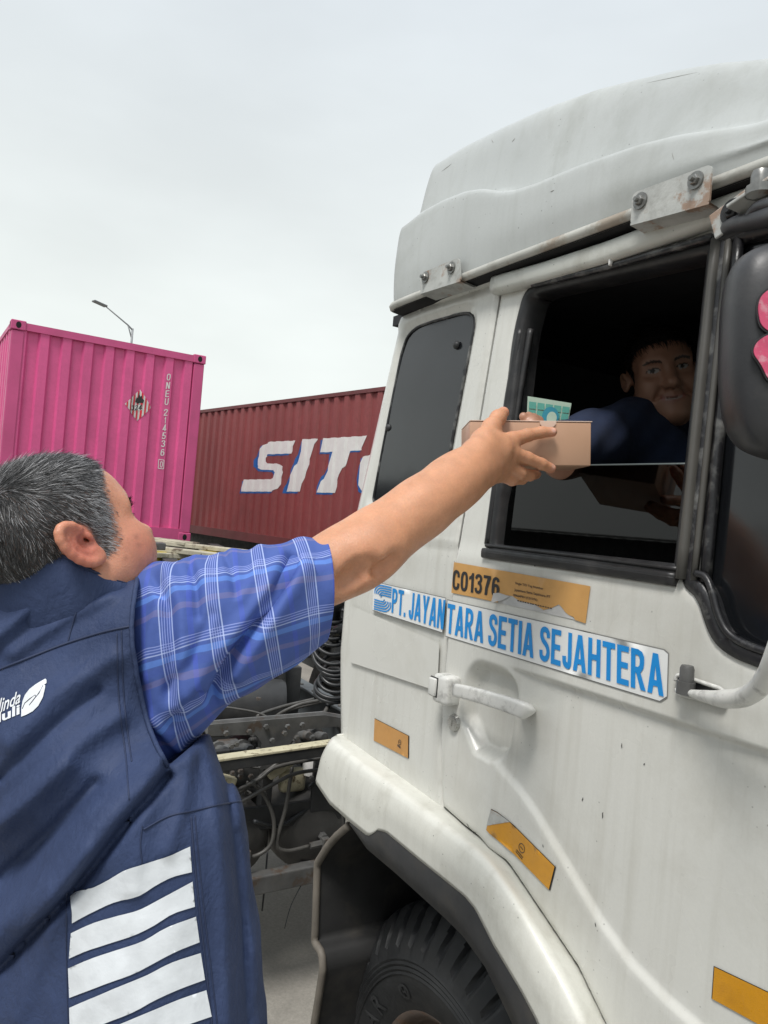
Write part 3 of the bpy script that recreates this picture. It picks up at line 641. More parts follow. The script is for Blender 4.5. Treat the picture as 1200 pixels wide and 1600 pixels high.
m = MB(); q = SK([(585.5, 951), (611.5, 958), (613.5, 918.5), (587.5, 912.5)])
for i in range(5):
    o = .11*i
    pts = [(1., .97-o*.42), (.42, .97-o*.42), (.22, .93-o*.42), (.04+o*.35, .80-o*.3), (.04+o*.35, .66-o*.1+.0), (.16+o*.3, .56-o*.2), (.78-o*.0, .50-o*.42+.1)]
    a = [(1., 1-o*.85), (.45, 1-o*.85), (.2+.5*o, .95-.85*o), (.02+.85*o, .78-.55*o), (.02+.85*o, .62)]; b = [(0., .0+.85*o), (.55, .0+.85*o), (.8-.5*o, .05+.85*o), (.98-.85*o, .22+.55*o), (.98-.85*o, .42)]
    for L in (a, b):
        L = spline(L, 16); t = np.gradient(L, axis=0); t /= np.linalg.norm(t, axis=1)[:, None]; nn = np.stack([-t[:, 1], t[:, 0]], 1)*.026
        E = np.concatenate([L+nn, L-nn]); bl, br, tr, tl = q; u, v = E[:, :1], E[:, 1:]; Q = bl*(1-u)*(1-v)+br*u*(1-v)+tr*u*v+tl*(1-u)*v
        m.add((np.stack([Q[:, 0], FB(Q[:, 0], Q[:, 1])-.0032, Q[:, 1]], 1), [(k, k+1, 16+k+1, 16+k) for k in range(15)]))
part('logo', m.get(), 'letter_blue', cab, smooth=False)
T = lambda L: SK(zp(L, 4.8, 690, 860))
tg = T([(98, 88), (1085, 262), (1122, 270), (1085, 548), (1006, 522), (996, 500), (960, 485), (935, 465), (905, 425), (885, 405), (865, 415), (830, 432), (770, 447), (735, 425), (700, 402), (640, 388), (590, 378), (560, 360), (535, 342), (500, 338), (455, 332), (425, 392), (250, 352), (78, 318)])
tag1 = sticker('number_sticker', tg, 'tag_tan', .002, door, label='torn tan number sticker under the window')
sticker('torn_backing', T([(425, 392), (460, 330), (560, 345), (640, 375), (770, 430), (880, 400), (950, 470), (1010, 522)]), 'torn_paper', .0012, door)
P3 = lambda L, o: np.array([(p[0], float(FB(*p))-o, p[1]) for p in T(L)])
A_ = P3([(412, 392), (424, 322), (438, 318), (520, 345)], .003); A_[0, 1] -= .012; A_[1, 1] -= .010
part('sticker_curl', (np.vstack([A_, P3([(470, 372)], .003)]), [(0, 1, 2, 4), (2, 3, 4)]), 'torn_paper', tag1)
lettering('lettering', 'C01376', T([(86, 292), (438, 352), (446, 205), (94, 143)]), 'sticker_black', .003, tag1, .055)
for s_, y0, w, h, b_ in (('Single TID Tag Number', 236, 212, 22, .012), ('Jayantara Setia Sejahtera PT', 284, 270, 24, .012), ('B9664PEH (C01376)', 326, 178, 22, .015)):
    x0 = 560-(y0-236)*.14; sl_ = .205; lettering('lettering', s_, T([(x0, y0+h), (x0+w, y0+h+w*sl_), (x0+w, y0+w*sl_), (x0, y0)]), 'sticker_black', .003, tag1, b_)
m = MB()
for a in range(14):
    x0 = 575+a*19+RNG.uniform(-2, 2); y0 = 372+a*4.3; m.add((P3([(x0, y0+8), (x0+13, y0+11), (x0+13, y0+4), (x0, y0+1)], .003), [(0, 1, 2, 3)]))
part('fine_print', m.get(), 'sticker_black', tag1, smooth=False)
rc = sticker('clear_sticker', roundpoly(SK([(546, 945), (687, 1005), (684, 1076), (672, 1076), (548, 1035)]), .01, 4), 'sticker_clear', .001, cab)
sm = [('reflector', [(583.5, 1123), (636, 1150), (635.5, 1185), (582, 1157)], 'orange_sticker', cab), ('reflector', [(774, 1264), (782, 1269), (867, 1354), (858, 1390), (766, 1296)], 'orange_reflective', door), ('reflector', [(1110.5, 1513), (1300, 1604), (1300, 1670), (1107, 1563)], 'orange_reflective', door)]
for n_, L, mm, pa in sm:
    L = SK(L); c = L.mean(0); fn = FD if pa is door else FR; sticker('sticker_border', c+(L-c)*1.025, 'sticker_black', .0012, pa, fn, .012); r_ = sticker(n_, L, mm, .0025, pa, fn, .012)
L = SK([(774, 1264), (782, 1269), (798, 1284), (767, 1289)]); sticker('peeled_corner', L, 'bracket_metal', .0032, door, FD, .012)
def ring_mark(px, r, parent, fn, ang):
    c = SK([px])[0]; m = MB(); P = np.array([(c[0]+r*cos(a), c[1]+r*sin(a)) for a in np.linspace(0, 2*pi, 24)]); m.add(tube(np.stack([P[:, 0], fn(P[:, 0], P[:, 1])-.003, P[:, 1]], 1), .0007, 4))
    for k, (w, dz) in enumerate(((r*1.1, 0), (r*2.6, -r*1.6), (r*2.6, -r*2.1))):
        q = np.array([(-w/2, dz-.001), (w/2, dz-.001), (w/2, dz+.001), (-w/2, dz+.001)]); R_ = np.array([[cos(ang), -sin(ang)], [sin(ang), cos(ang)]]); q = q@R_.T+c
        m.add((np.stack([q[:, 0], fn(q[:, 0], q[:, 1])-.003, q[:, 1]], 1), [(0, 1, 2, 3)]))
    part('approval_mark', m.get(), 'sticker_black', parent, smooth=False)
ring_mark((816, 1325), .0085, door, FD, -.35); ring_mark((623, 1160), .006, cab, FR, -.2)
# chips and scratches in the paint: small real marks with a place of their own
chips = []
for px, L_, a_ in [((783, 1300), .02, 1.1), ((965, 1166), .012, 1.7), ((904, 1250), .010, 1.4), ((935, 1275), .016, 1.5), ((1000, 1195), .006, 1), ((930, 1445), .010, 2), ((848, 1322), .008, 2), ((836, 884), .006, 0), ((733, 1293), .03, 2.6), ((740, 1301), .02, .4)]:
    c = SK([px])[0]; k = 7; t = np.linspace(-1, 1, k); L_ = L_*.7; w = .0007*(1-t**2)+.0002+RNG.uniform(0, .0003, k); q = np.stack([t*L_/2*cos(a_), t*L_/2*sin(a_)], 1); nn = np.array([-sin(a_), cos(a_)])
    q = q+nn*RNG.normal(0, L_*.06, k)[:, None]; E = np.concatenate([q+nn*w[:, None], q-nn*w[:, None]])+c
    chips.append((np.stack([E[:, 0], FD(E[:, 0], E[:, 1])-.0009, E[:, 1]], 1), [(i, i+1, k+i+1, k+i) for i in range(k-1)]))
parts('paint_chip', chips, 'ink', door, smooth=False)

# --- front mudguard over the wheel
J = SK(zp([(155, 85), (300, 190), (440, 290), (590, 400)], 2.857, 480, 1120)); J = np.concatenate([J, lowD-[0, .004]])
def ony(L, Y): return np.array([(onY(x, y, Y)[0], onY(x, y, Y)[2]) for x, y in L])
Rg = np.concatenate([ony(zp([(100, 120), (230, 230), (400, 350), (600, 500), (780, 640), (870, 760), (960, 900), (1100, 1150), (1200, 1330)], 2.857, 480, 1120), .978), [(-.745, .985), (-.645, .85)]])
Lo = np.concatenate([ony(zp([(40, 300), (100, 390), (190, 470), (268, 533), (292, 524), (312, 506), (350, 515), (500, 640), (700, 800), (750, 860), (830, 1020), (950, 1220), (1030, 1371)], 2.857, 480, 1120), .972), [(-.84, .945), (-.74, .80)]])
N_ = 90; Jr = resamp(J, N_); Rr = resamp(Rg, N_); Lr = resamp(Lo, N_)
def smooth1(P, k=2):
    for _ in range(k): P = np.vstack([P[:1], (P[:-2]+2*P[1:-1]+P[2:])/4, P[-1:]])
    return P
Jr = smooth1(Jr, 1); Rr = smooth1(Rr, 5)
def sec(j, r, l, dx=0, dy=0, kj=1.):
    j3 = np.array([j[0]+dx*.6, 1.052+dy*kj, j[1]-.002]); r3 = np.array([r[0]+dx, .978+dy, r[1]]); l3 = np.array([l[0]+dx, .972+dy, l[1]])
    c = [j3, j3*.5+r3*.5+[0, 0, .005], r3+[0, .006, .004], r3*.62+l3*.38+[0, -.006, .004], l3*.75+r3*.25+[0, -.003, 0], l3]
    s_ = spline(c, 16); return np.vstack([s_, [l3+[0, .010, .006]], [l3+[0, .10, .012]]])
rows = [sec(Jr[0], Rr[0], Lr[0], -.055, .18, .6), sec(Jr[0], Rr[0], Lr[0], -.055, .08, .5), sec(Jr[0], Rr[0], Lr[0], -.046, .035, .3), sec(Jr[0], Rr[0], Lr[0], -.026, .010, 0)]+[sec(Jr[i], Rr[i], Lr[i]) for i in range(N_)]
fender = part('mudguard', (np.concatenate(rows), [q[::-1] for q in grid_faces(len(rows), 18)]), 'fender_paint', truck)
Bk = np.concatenate([ony(zp([(200, 490), (235, 540), (270, 590), (400, 700), (620, 900), (700, 980), (800, 1120), (920, 1371)], 2.857, 480, 1120), .985), [(-.93, .93), (-.85, .80)]])
La = resamp(Lo[2:], 80); Bb = resamp(Bk, 80)
rows = []
for a, b in zip(La, Bb):
    p = np.array([a[0], .976, a[1]]); q = np.array([b[0], .985, b[1]]); rows.append(np.array([p+[0, .03, .012], p+[0, .004, .010], p+[0, -.003, 0], p*.5+q*.5+[0, -.006, 0], q+[0, -.002, 0], q+[0, .006, -.003], q+[0, .06, .0]]))
part('rubber_edge', (np.concatenate(rows), [q[::-1] for q in grid_faces(80, 7)]), 'black_trim', fender)
m = MB()
for i in range(46):
    u = RNG.random(); k = int(5+u*70); w = RNG.uniform(.15, .9); j3 = rows and np.array([Rr[k][0]*(1-w)+Lr[k][0]*w, .968, Rr[k][1]*(1-w)+Lr[k][1]*w]); L_ = RNG.uniform(.003, .012); a_ = RNG.normal(1.2, .6)
    q = j3+np.array([[cos(a_)*L_, 0, sin(a_)*L_], [0, 0, .001], [-cos(a_)*L_, 0, -sin(a_)*L_], [0, 0, -.001]]); m.add((q, [(0, 1, 2, 3)]))
# --- wheel
WC = np.array([-1.47, 1.15, .487])
tp = [(.280, .012), (.300, .0), (.330, -.014), (.36, -.022), (.372, -.0225), (.374, -.027), (.380, -.024), (.386, -.028), (.392, -.024), (.398, -.028), (.404, -.024), (.410, -.027), (.416, -.022), (.44, -.014), (.468, .004), (.494, .026), (.512, .044), (.522, .055), (.530, .075), (.534, .12), (.536, .17), (.534, .22), (.528, .26), (.49, .29), (.40, .31), (.28, .29)]
def tmod(i, q):
    if 13 <= i <= 18:
        g = (q*44/(2*pi)+.05*(i-13)) % 1.0; d = abs(g-.5); return -.020*(1 if d < .10 else (max(0, 1-(d-.10)/.05) if d < .15 else 0))*(1 if i >= 14 else .35)
    if 19 <= i <= 22: return -.008*(1 if ((q*44/(2*pi)+.3*(i % 2)) % 1.0) < .12 else 0)
    return 0
wheel = part('wheel', lathe([(.255, .05), (.285, .02), (.29, .012), (.284, .008), (.262, .03), (.255, .07), (.2, .12), (.16, .10), (.12, .02), (.08, -.02), (0, -.02)], WC, (0, 1, 0), 64), 'rim', truck)
tyre = part('tyre', lathe(tp, WC, (0, 1, 0), 528, tmod), 'tyre', wheel, angle=35)
def on_tyre(ch, ang, r0, r1, wd_):
    V, Fs = text_tri(ch, .03); lo = V.min(0); hi = V.max(0); uv_ = (V-lo)/(hi-lo); rr = r0+(r1-r0)*uv_[:, 1]; aa = ang-(uv_[:, 0]-.5)*wd_/.34
    yy = np.interp(rr, [p[0] for p in tp[:16]], [p[1] for p in tp[:16]])-.003; P = np.stack([WC[0]+rr*np.cos(aa), WC[1]+yy, WC[2]+rr*np.sin(aa)], 1); return P, Fs
parts('sidewall_lettering', [on_tyre('R', radians(146), .312, .362, .045), on_tyre('A', radians(157), .312, .362, .045), on_tyre('O', radians(119), .312, .352, .05), on_tyre('H', radians(119), .322, .342, .02)], 'sidewall', tyre, smooth=False)
# --- splash guard behind the wheel and dark wheel house
fl = ony(zp([(190, 482), (140, 525), (100, 570), (50, 650), (45, 800), (40, 950), (37, 1000), (70, 1050), (75, 1120), (55, 1250), (35, 1371)], 2.857, 480, 1120), 1.0); fl = np.concatenate([fl, [(fl[-1][0]-.01, .42)]])
fs = resamp(fl, 60); V = np.concatenate([np.stack([fs[:, 0], np.full(60, y), fs[:, 1]], 1) for y in (1.0, 1.12, 1.55)]); V2 = V+np.tile([.006, 0, .004], (len(V), 1))
part('splash_guard', join((V, grid_faces(3, 60)), (V2, grid_faces(3, 60))), 'flap', truck)
part('guard_edge', tube(np.stack([fs[:, 0]+.004, np.full(60, .995), fs[:, 1]], 1), .011, 8), 'flap_edge', bpy.data.objects['splash_guard'])
ar = resamp(np.array([(-1.86, 1.14), (-1.75, 1.19), (-1.22, 1.21), (-1.05, 1.10), (-.85, .9), (-.75, .72)]), 40)
m = MB(); m.add((np.concatenate([np.stack([ar[:, 0], np.full(40, y), ar[:, 1]], 1) for y in (1.0, 1.75)]), grid_faces(2, 40))); m.add(boxm((-1.35, 1.76, .85), (1.2, .03, .9)))
part('wheel_housing', m.get(), 'shade_black', truck, smooth=False)  # near-black so the arch stays dark, shade put into the colour
# --- roof fairing
ZL = np.array([(-2.0, 2.800), (-1.90, 2.815), (-1.85, 2.828), (-1.758, 2.842), (-1.66, 2.842), (-1.56, 2.832), (-1.49, 2.815), (-1.42, 2.785), (-1.36, 2.768), (-1.283, 2.758), (-1.16, 2.750), (-1.0, 2.731), (-.91, 2.714), (-.77, 2.675), (-.4, 2.64), (.1, 2.61)])
ZT = np.array([(-2.0, 3.07), (-1.85, 3.085), (-1.72, 3.080), (-1.55, 3.056), (-1.38, 3.026), (-1.23, 2.995), (-1.12, 2.962), (-1.0, 2.925), (-.91, 2.89), (-.83, 2.853), (-.6, 2.76), (-.3, 2.68), (.1, 2.62)])
SL = np.array([(-2.0, .062), (-1.7, .064), (-1.52, .060), (-1.40, .050), (-1.2, .044), (-1.0, .036), (-.85, .024), (-.65, .004), (.1, 0)])
def fsec(X, dx=0, dy=0, dz=0, ext=0.):
    zb = 2.602-.008*np.clip((X+1.4)/.7, 0, 1); zl = np.interp(X, ZL[:, 0], ZL[:, 1]); zt = max(np.interp(X, ZT[:, 0], ZT[:, 1]), zl+.05); s_ = np.interp(X, SL[:, 0], SL[:, 1]); h = zt-zl
    c = [(1.10, zb-.004), (1.066, zb-.004), (1.060, zb), (1.056, zb+.03), (1.052, zb+(zl-zb)*.45), (1.055, zl-.035), (1.058, zl-.010), (1.063, zl-.001), (1.066+s_*.5, zl+.004*min(1, s_/.03)), (1.066+s_*.96, zl+.007), (1.071+s_, zl+.022), (1.082+s_, zl+h*.35), (1.098+s_, zl+h*.72), (1.118+s_, zl+h*.90), (1.16+s_, zt-.004), (1.24+s_, zt+.02), (1.6, zt+.05), (2.25, zt+.06)]
    c = np.array(c); top = np.clip((c[:, 1]-zl)/h, 0, 1); c[:, 1] -= dz*top**2; c[:, 0] = np.minimum(c[:, 0]+dy, 2.25)
    c = np.vstack([c[:2], spline(c[2:], 54)]); return np.stack([X+dx-ext*np.clip((c[:, 1]-zl-.004)/.02, 0, 1), c[:, 0], c[:, 1]], 1)
xs = np.linspace(-1.852, .1, 96)
EX = .045; rows = [fsec(xs[0], -.050, .9, .12, EX), fsec(xs[0], -.050, .14, .12, EX), fsec(xs[0], -.047, .07, .07, EX), fsec(xs[0], -.036, .030, .035, EX), fsec(xs[0], -.018, .008, .010, EX)]+[fsec(x, 0, 0, 0, EX*(1-(x-xs[0])/.4) if x < xs[0]+.4 else 0) for x in xs]
V = np.concatenate(rows); k = len(rows[0]); V[:, 1] += .003*np.sin(V[:, 0]*7+V[:, 2]*9)*(V[:, 1] < 1.2)
Vm = V*[1, -1, 1]+[0, 4.5, 0]; fa = [q[::-1] for q in grid_faces(len(rows), k)]
fair = part('roof_fairing', join((V, fa), (Vm, grid_faces(len(rows), k)), boxm((-1.895, 2.25, 2.83), (.02, 1.9, .36)), boxm((.09, 2.25, 2.62), (.02, 2.2, .06))), 'fairing_paint', truck)
lip = np.array([(-1.90, 1.14, 2.606), (-1.902, 1.10, 2.606), (-1.890, 1.075, 2.606), (-1.86, 1.066, 2.606)]+[(x, 1.064, 2.606-.008*np.clip((x+1.4)/.7, 0, 1)) for x in np.linspace(-1.8, .1, 30)])
FT = bvh(V, fa)
scr = []
for a_, b_, w in [((700, 238), (712, 226), .0010), ((690, 268), (706, 256), .0010), ((768, 218), (771, 223), .0010), ((800, 222), (805, 216), .0010), ((1010, 130), (1090, 113), .0005), ((860, 300), (866, 297), .0010), ((1050, 238), (1053, 250), .0006)]:
    L = lay(FT, resamp([a_, b_], 8), .0002); scr.append(tube(L, w*np.sin(np.linspace(.15, pi-.15, 8)), 5))
parts('scratch', scr, 'scratch', fair)
part('fairing_lip', tube(spline(lip, 120), .0125, 8), 'fairing_lip', fair)
part('fairing_underside', (np.concatenate([np.stack([lip[:, 0], lip[:, 1]+d, lip[:, 2]-.012-e], 1) for d, e in ((-.004, 0), (.03, .004), (.12, .0))]), grid_faces(3, len(lip))), 'shade_black', fair)  # near-black strip, shade under the fairing put into the colour
def plate(px, Y, th, fold, bolts, name='fairing_bracket'):
    P = np.array([onY(x, y, Y) for x, y in px])[:, [0, 2]]; P = roundpoly(P, [.012, .012, .004, .004], 5)
    V2, T = flat_tri(P, (), .05, False); V3 = np.stack([V2[:, 0], np.full(len(V2), Y), V2[:, 1]], 1); a = skirt(V3, T, (0, th, 0))
    q = [onY(*px[2], Y), onY(*px[3], Y)]; m = MB(); m.add(a); r_, l_ = q
    m.add((np.array([l_, r_, r_+[0.0, fold, -.006], l_+[0, fold, -.006], l_+[0, 0, -.004], r_+[0, 0, -.004], r_+[0, fold, -.010], l_+[0, fold, -.010]]), [(0, 1, 2, 3), (4, 7, 6, 5), (4, 5, 1, 0)]))
    o = part(name, m.get(), 'bracket_metal', truck, smooth=False)
    for b in bolts: part('bolt', bolt(onY(*b, Y-.001), (0, -1, 0), .0088, .0095), 'bolt_metal', o, angle=30)
plate([(656, 428), (717, 402), (719.5, 437), (657, 457)], 1.040, .004, .05, [(665, 433.5), (705.6, 418.5)])
plate([(988, 302), (1113, 255.5), (1108, 315), (985, 349)], 1.036, .004, .05, [(1001, 314), (1087.5, 282)])
# --- mirror on its arms
mn = np.array([.80, -.60, .0]); mc = dep(1245, 550, 1.02)
MO = [(1136, 475), (1142, 432), (1151, 408), (1168, 391), (1200, 379), (1270, 372), (1335, 372), (1345, 400), (1345, 690), (1335, 720), (1262, 724), (1200, 716), (1168, 702), (1150, 682), (1139, 650), (1133, 600), (1133, 540)]
MP = np.array([onP(x, y, mc, mn) for x, y in MO]); mw = np.cross([0, 0, 1.], mn); q2 = np.stack([(MP-mc)@mw, (MP-mc)[:, 2]], 1); q2 = densify(roundpoly(q2, .03, 4), .01); ce = q2.mean(0)
rows = []
for s_, h in ((.80, -.055), (.92, -.050), (.975, -.038), (1.0, -.02), (1.0, -.012), (.985, .004), (.955, .016), (.90, .026), (.80, .034), (.6, .040), (.3, .043), (.01, .044)):
    p = ce+(q2-ce)*s_; rows.append(mc+p[:, :1]*mw+p[:, 1:]*ZU+mn*h)
mirror = part('mirror', join((np.concatenate(rows), grid_faces(len(rows), len(q2), True)), (rows[0], [tuple(range(len(q2)))])), 'mirror_plastic', truck)
def on_mir(L, off):
    P = np.array([onP(x, y, mc+mn*.046, mn) for x, y in L]); return P+mn*off
def patch(L, off, nm, parent):
    P = on_mir(L, off); q = np.stack([(P-mc)@mw, (P-mc)[:, 2]], 1); V2, T = flat_tri(roundpoly(q, .012, 5), (), .02, False); h = (P[0]-mc)@mn
    return part(nm[0], skirt(mc+V2[:, :1]*mw+V2[:, 1:]*ZU+mn*h, T, -mn*.004), nm[1], parent, smooth=False)
z6 = lambda L: zp(L, 3.4767, 900, 280)
for a, b in (([(985, 700), (1000, 640), (1043, 600), (1150, 560), (1190, 640), (1180, 760), (1100, 830), (1045, 828), (1000, 790)], 0), ([(958, 945), (975, 890), (1040, 842), (1130, 838), (1190, 900), (1180, 1010), (1100, 1090), (1043, 1090), (1000, 1000)], 1)):
    L = np.array(z6(a)); c = L.mean(0); patch((c+(L-c)*1.10).tolist(), .000, ('sticker_border', 'sticker_black'), mirror); patch(L.tolist(), .0018, ('worn_sticker', 'pink_worn'), mirror)
# top arm and its hinge
part('mirror_bracket', join(boxm(onY(1150, 330, 1.03), (.085, .006, .045), [[.94, 0, .34], [0, 1, 0], [-.34, 0, .94]], .002), boxm(onY(1183, 308, 1.0), (.07, .05, .006), [[.95, 0, .3], [0, 1, 0], [-.3, 0, .95]], .002)), 'bracket_metal', truck, smooth=False)
part('bolt', bolt(onY(1145, 331, 1.027), (0, -1, 0), .012, .010), 'rubber', bpy.data.objects['mirror_bracket'], angle=30)
part('bolt', lathe([(0, .035), (.012, .035), (.014, .03), (.014, .012), (.02, .012), (.02, 0)], onY(1187, 305, .985), (0, 0, 1), 12), 'bolt_metal', bpy.data.objects['mirror_bracket'], angle=30)
part('mirror_arm', join(tube(spline([onY(1130, 362, 1.06), onY(1150, 352, 1.02), onY(1200, 340, .97), onY(1300, 320, .86), dep(1300, 390, 1.02)], 40), .014, 12), tube(spline([onY(1168, 345, 1.0), onY(1185, 324, .98), onY(1230, 314, .95), onY(1300, 300, .88)], 20), .009, 10)), 'mirror_plastic', truck)
lb = SK([(1060, 1052), (1138, 1078), (1139, 1103), (1062, 1083)]); part('arm_bracket', panel(roundpoly(lb, [.012, .02, .012, .008], 5), [], .05, FB, .01, .006, False), 'rubber', truck, smooth=False)
part('arm_bracket_rim', tube(resamp(np.vstack([(lambda q: np.stack([q[:, 0], FB(q[:, 0], q[:, 1])-.007, q[:, 1]], 1))(roundpoly(lb, [.012, .02, .012, .008], 6))]+[]), 60), .0035, 6), 'handle_white', bpy.data.objects['arm_bracket'])
x, z = SK([(1084, 1064)])[0]; part('bolt', lathe([(0, .025), (.009, .025), (.011, .02), (.011, 0), (.014, 0), (.014, -.02)], (x, hy(x, z)-.018, z), (0, 0, 1), 12), 'chassis_light', bpy.data.objects['arm_bracket'], angle=30)
part('lower_mirror_arm', tube(spline([onY(1075, 1082, 1.022), onY(1098, 1087, 1.012), onY(1130, 1092, .995), onY(1165, 1088, .975), onY(1192, 1066, .95), onY(1212, 1025, .92), onY(1240, 930, .89), onY(1260, 720, .84)], 60), np.r_[np.linspace(.005, .0130, 14), np.full(46, .0138)], 14), 'handle_white', truck)
# --- inside the cab: seat and headlining
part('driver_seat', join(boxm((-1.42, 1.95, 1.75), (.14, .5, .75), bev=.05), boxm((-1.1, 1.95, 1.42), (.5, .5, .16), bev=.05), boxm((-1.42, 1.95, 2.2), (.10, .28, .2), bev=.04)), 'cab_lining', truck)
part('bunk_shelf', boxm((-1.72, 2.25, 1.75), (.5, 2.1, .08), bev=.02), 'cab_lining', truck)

# --- chassis behind the cab
ch = MB(); Yr = 1.82
def crail(Y, s): ch.add(boxm((-4.3, Y, 1.010), (5.2, .09, .016), bev=.004)); ch.add(boxm((-4.3, Y-s*.04, .89), (5.2, .012, .24))); ch.add(boxm((-4.3, Y, .775), (5.2, .09, .016), bev=.004))
crail(1.865, -1); crail(2.68, 1)
frame = part('frame_rail', ch.get(), 'rail_grey', truck, smooth=False)
parts('rivet', [lathe([(0, .010), (.009, .010), (.011, .007), (.011, 0)], (x, 1.84, 1.018), (0, 0, 1), 8) for x in np.arange(-4.4, -2.7, .16)], 'chassis_light', frame)
xb = -2.98
V2, T = flat_tri(roundpoly([(1.00, 1.06), (1.00, 1.105), (1.52, 1.115), (1.64, 1.09), (1.70, 1.03), (1.70, .98), (1.655, .97), (1.60, 1.06), (1.40, 1.055), (1.37, 1.0), (1.36, .90), (1.25, .90), (1.24, 1.01), (1.21, 1.05)], .012, 4), (), .03, False)
part('cross_channel', join(skirt(np.stack([np.full(len(V2), xb), V2[:, 0], V2[:, 1]], 1), T[:, ::-1] if False else T, (-.05, 0, 0)), tube([(xb-.02, 1.02, 1.105), (xb-.02, 1.52, 1.115), (xb-.02, 1.64, 1.09)], .012, 6)), 'chassis_light', truck, smooth=False)
part('marker_bar', bar((-2.86, 1.0, .953+.03), (-2.86, 1.62, .985+.03), .05, .05, bev=.004), 'chassis', truck, smooth=False)
part('painted_face', bar((-2.86, .995, .953+.053), (-2.86, 1.625, .985+.053), .058, .010, bev=.002), 'pale_bar', truck, smooth=False)
part('side_guard', bar((-2.88, .75, .458), (-2.88, 1.62, .482), .06, .075, bev=.006), 'chassis_light', truck, smooth=False)
for y in (.98, 1.49): pass
tk = []
for cy, r in ((1.515, .175), (1.155, .165)):
    pr_ = [(0, .06), (r*.35, .052), (r*.6, .038), (r*.8, .018), (r*.92, -.01), (r*.985, -.04), (r, -.08), (r, -.9), (r*.9, -.95), (0, -.97)]
    tk.append(part('air_tank', lathe(pr_, (-2.99, cy, .60), (1, 0, 0), 40), 'tank', truck))
    part('drain_fitting', join(lathe([(0, .03), (.018, .03), (.02, .0)], (-2.935, cy+.02, .60), (1, 0, 0), 6), boxm((-2.90, cy+.02, .585), (.04, .035, .045), bev=.004), tube([(-2.90, cy+.02, .585), (-2.90, cy-.05, .58)], .014, 6)), 'chassis_light', tk[-1], smooth=False)
m = MB()
pz = [[(-2.90, 1.46, .58), (-2.90, 1.36, .575), (-2.90, 1.31, .61), (-2.91, 1.34, .75), (-2.92, 1.36, .92)], [(-2.90, 1.10, .58), (-2.90, 1.22, .575), (-2.89, 1.28, .62), (-2.90, 1.285, .72), (-2.92, 1.24, .82), (-2.93, 1.20, .86)],
      [(-2.90, 1.02, .82), (-2.90, 1.11, .80), (-2.90, 1.25, .855), (-2.90, 1.38, .90), (-2.90, 1.62, .90)], [(-2.93, 1.12, .84), (-2.93, 1.22, .88), (-2.93, 1.30, .925), (-2.93, 1.62, .95)], [(-2.95, 1.14, .82), (-2.95, 1.36, .96), (-2.9, 1.45, .98)],
      [(-3.2, 1.60, 1.12), (-3.2, 1.48, 1.10), (-3.25, 1.40, 1.03), (-3.2, 1.46, 1.0), (-3.1, 1.62, 1.05)], [(-3.3, 1.62, 1.10), (-3.3, 1.45, 1.07), (-3.25, 1.32, 1.05), (-3.3, 1.35, 1.0), (-3.35, 1.22, .98)], [(-3.4, 1.72, 1.06), (-3.4, 1.52, 1.02), (-3.35, 1.40, .98)]]
for L in pz: m.add(tube(spline(L, 40), .0085, 8))
m.add(tube([(-3.1, 1.46, .90), (-3.1, 1.34, .86)], .016, 8)); m.add(tube([(-2.98, 1.38, .99), (-3.3, 1.52, .91)], .018, 8))
part('air_pipes', m.get(), 'pipe', truck)
m = MB()
valves = []
for c, s in (((-3.12, 1.16, .95), (.16, .10, .05)), ((-3.12, 1.19, .90), (.10, .16, .03)), ((-3.2, 1.5, .95), (.14, .14, .06)), ((-3.25, 1.6, .88), (.2, .1, .14)), ((-3.45, 1.42, 1.0), (.12, .12, .2)), ((-3.3, 1.26, .78), (.12, .18, .12))): m.add(boxm(c, s, bev=.012))
for c in ((-3.06, 1.10, .965), (-3.06, 1.21, .965), (-3.1, 1.5, .99), (-3.1, 1.58, .98), (-3.06, 1.14, .92)): m.add(lathe([(0, .03), (.018, .03), (.022, .02), (.022, -.05), (.035, -.05), (.035, -.08)], c, (1, 0, .2), 12))
part('valve_block', m.get(), 'chassis_light', truck, angle=40)
m = MB(); 
for c, s in (((-2.95, 1.0, .90), (.03, .18, .22)), ((-2.97, 1.33, .70), (.02, .62, .10)), ((-2.96, 1.58, .83), (.02, .20, .26)), ((-3.05, 1.30, .74), (.05, .05, .4)), ((-2.98, 1.50, .44), (.06, .09, .10)), ((-2.98, 1.15, .46), (.06, .06, .1))): m.add(boxm(c, s, bev=.004))
part('mounting_plate', m.get(), 'chassis', truck, smooth=False)
part('pale_bracket', boxm((-2.93, 1.05, .885), (.06, .12, .07), [[1, 0, 0], [0, .95, -.3], [0, .3, .95]], .008), 'pale_bar', truck, smooth=False)
part('filter_cup', lathe([(0, .05), (.03, .05), (.04, .03), (.04, -.04)], (-3.02, 1.50, .885), (0, 0, 1), 16), 'paint_white', truck)
m = MB()
for c, s in (((-3.62, 1.5, 1.06), (.20, .30, .30)), ((-3.75, 1.66, 1.12), (.10, .10, .40)), ((-3.9, 1.35, 1.0), (.5, .5, .25)), ((-2.35, 2.2, 1.15), (.5, 1.3, .7)), ((-3.6, 2.25, .85), (.9, .7, .12)), ((-3.55, 1.6, .6), (.7, .4, .2))): m.add(boxm(c, s, bev=.01))
m.add(lathe([(0, .3), (.12, .3), (.13, .28), (.13, -.25), (0, -.25)], (-3.55, 1.25, 1.03), (.3, 1, 0), 20)); m.add(tube([(-3.45, 1.35, 1.25), (-3.46, 1.42, .85)], .03, 8)); m.add(tube([(-3.50, 1.52, 1.3), (-3.50, 1.56, .85)], .02, 8))
part('gearbox', m.get(), 'chassis', truck, smooth=True, angle=35)
part('fifth_wheel', join(boxm((-4.9, 2.25, 1.16), (.9, .95, .05), bev=.02), boxm((-4.9, 2.25, 1.07), (.5, .9, .12), bev=.02)), 'chassis_light', truck, smooth=False)
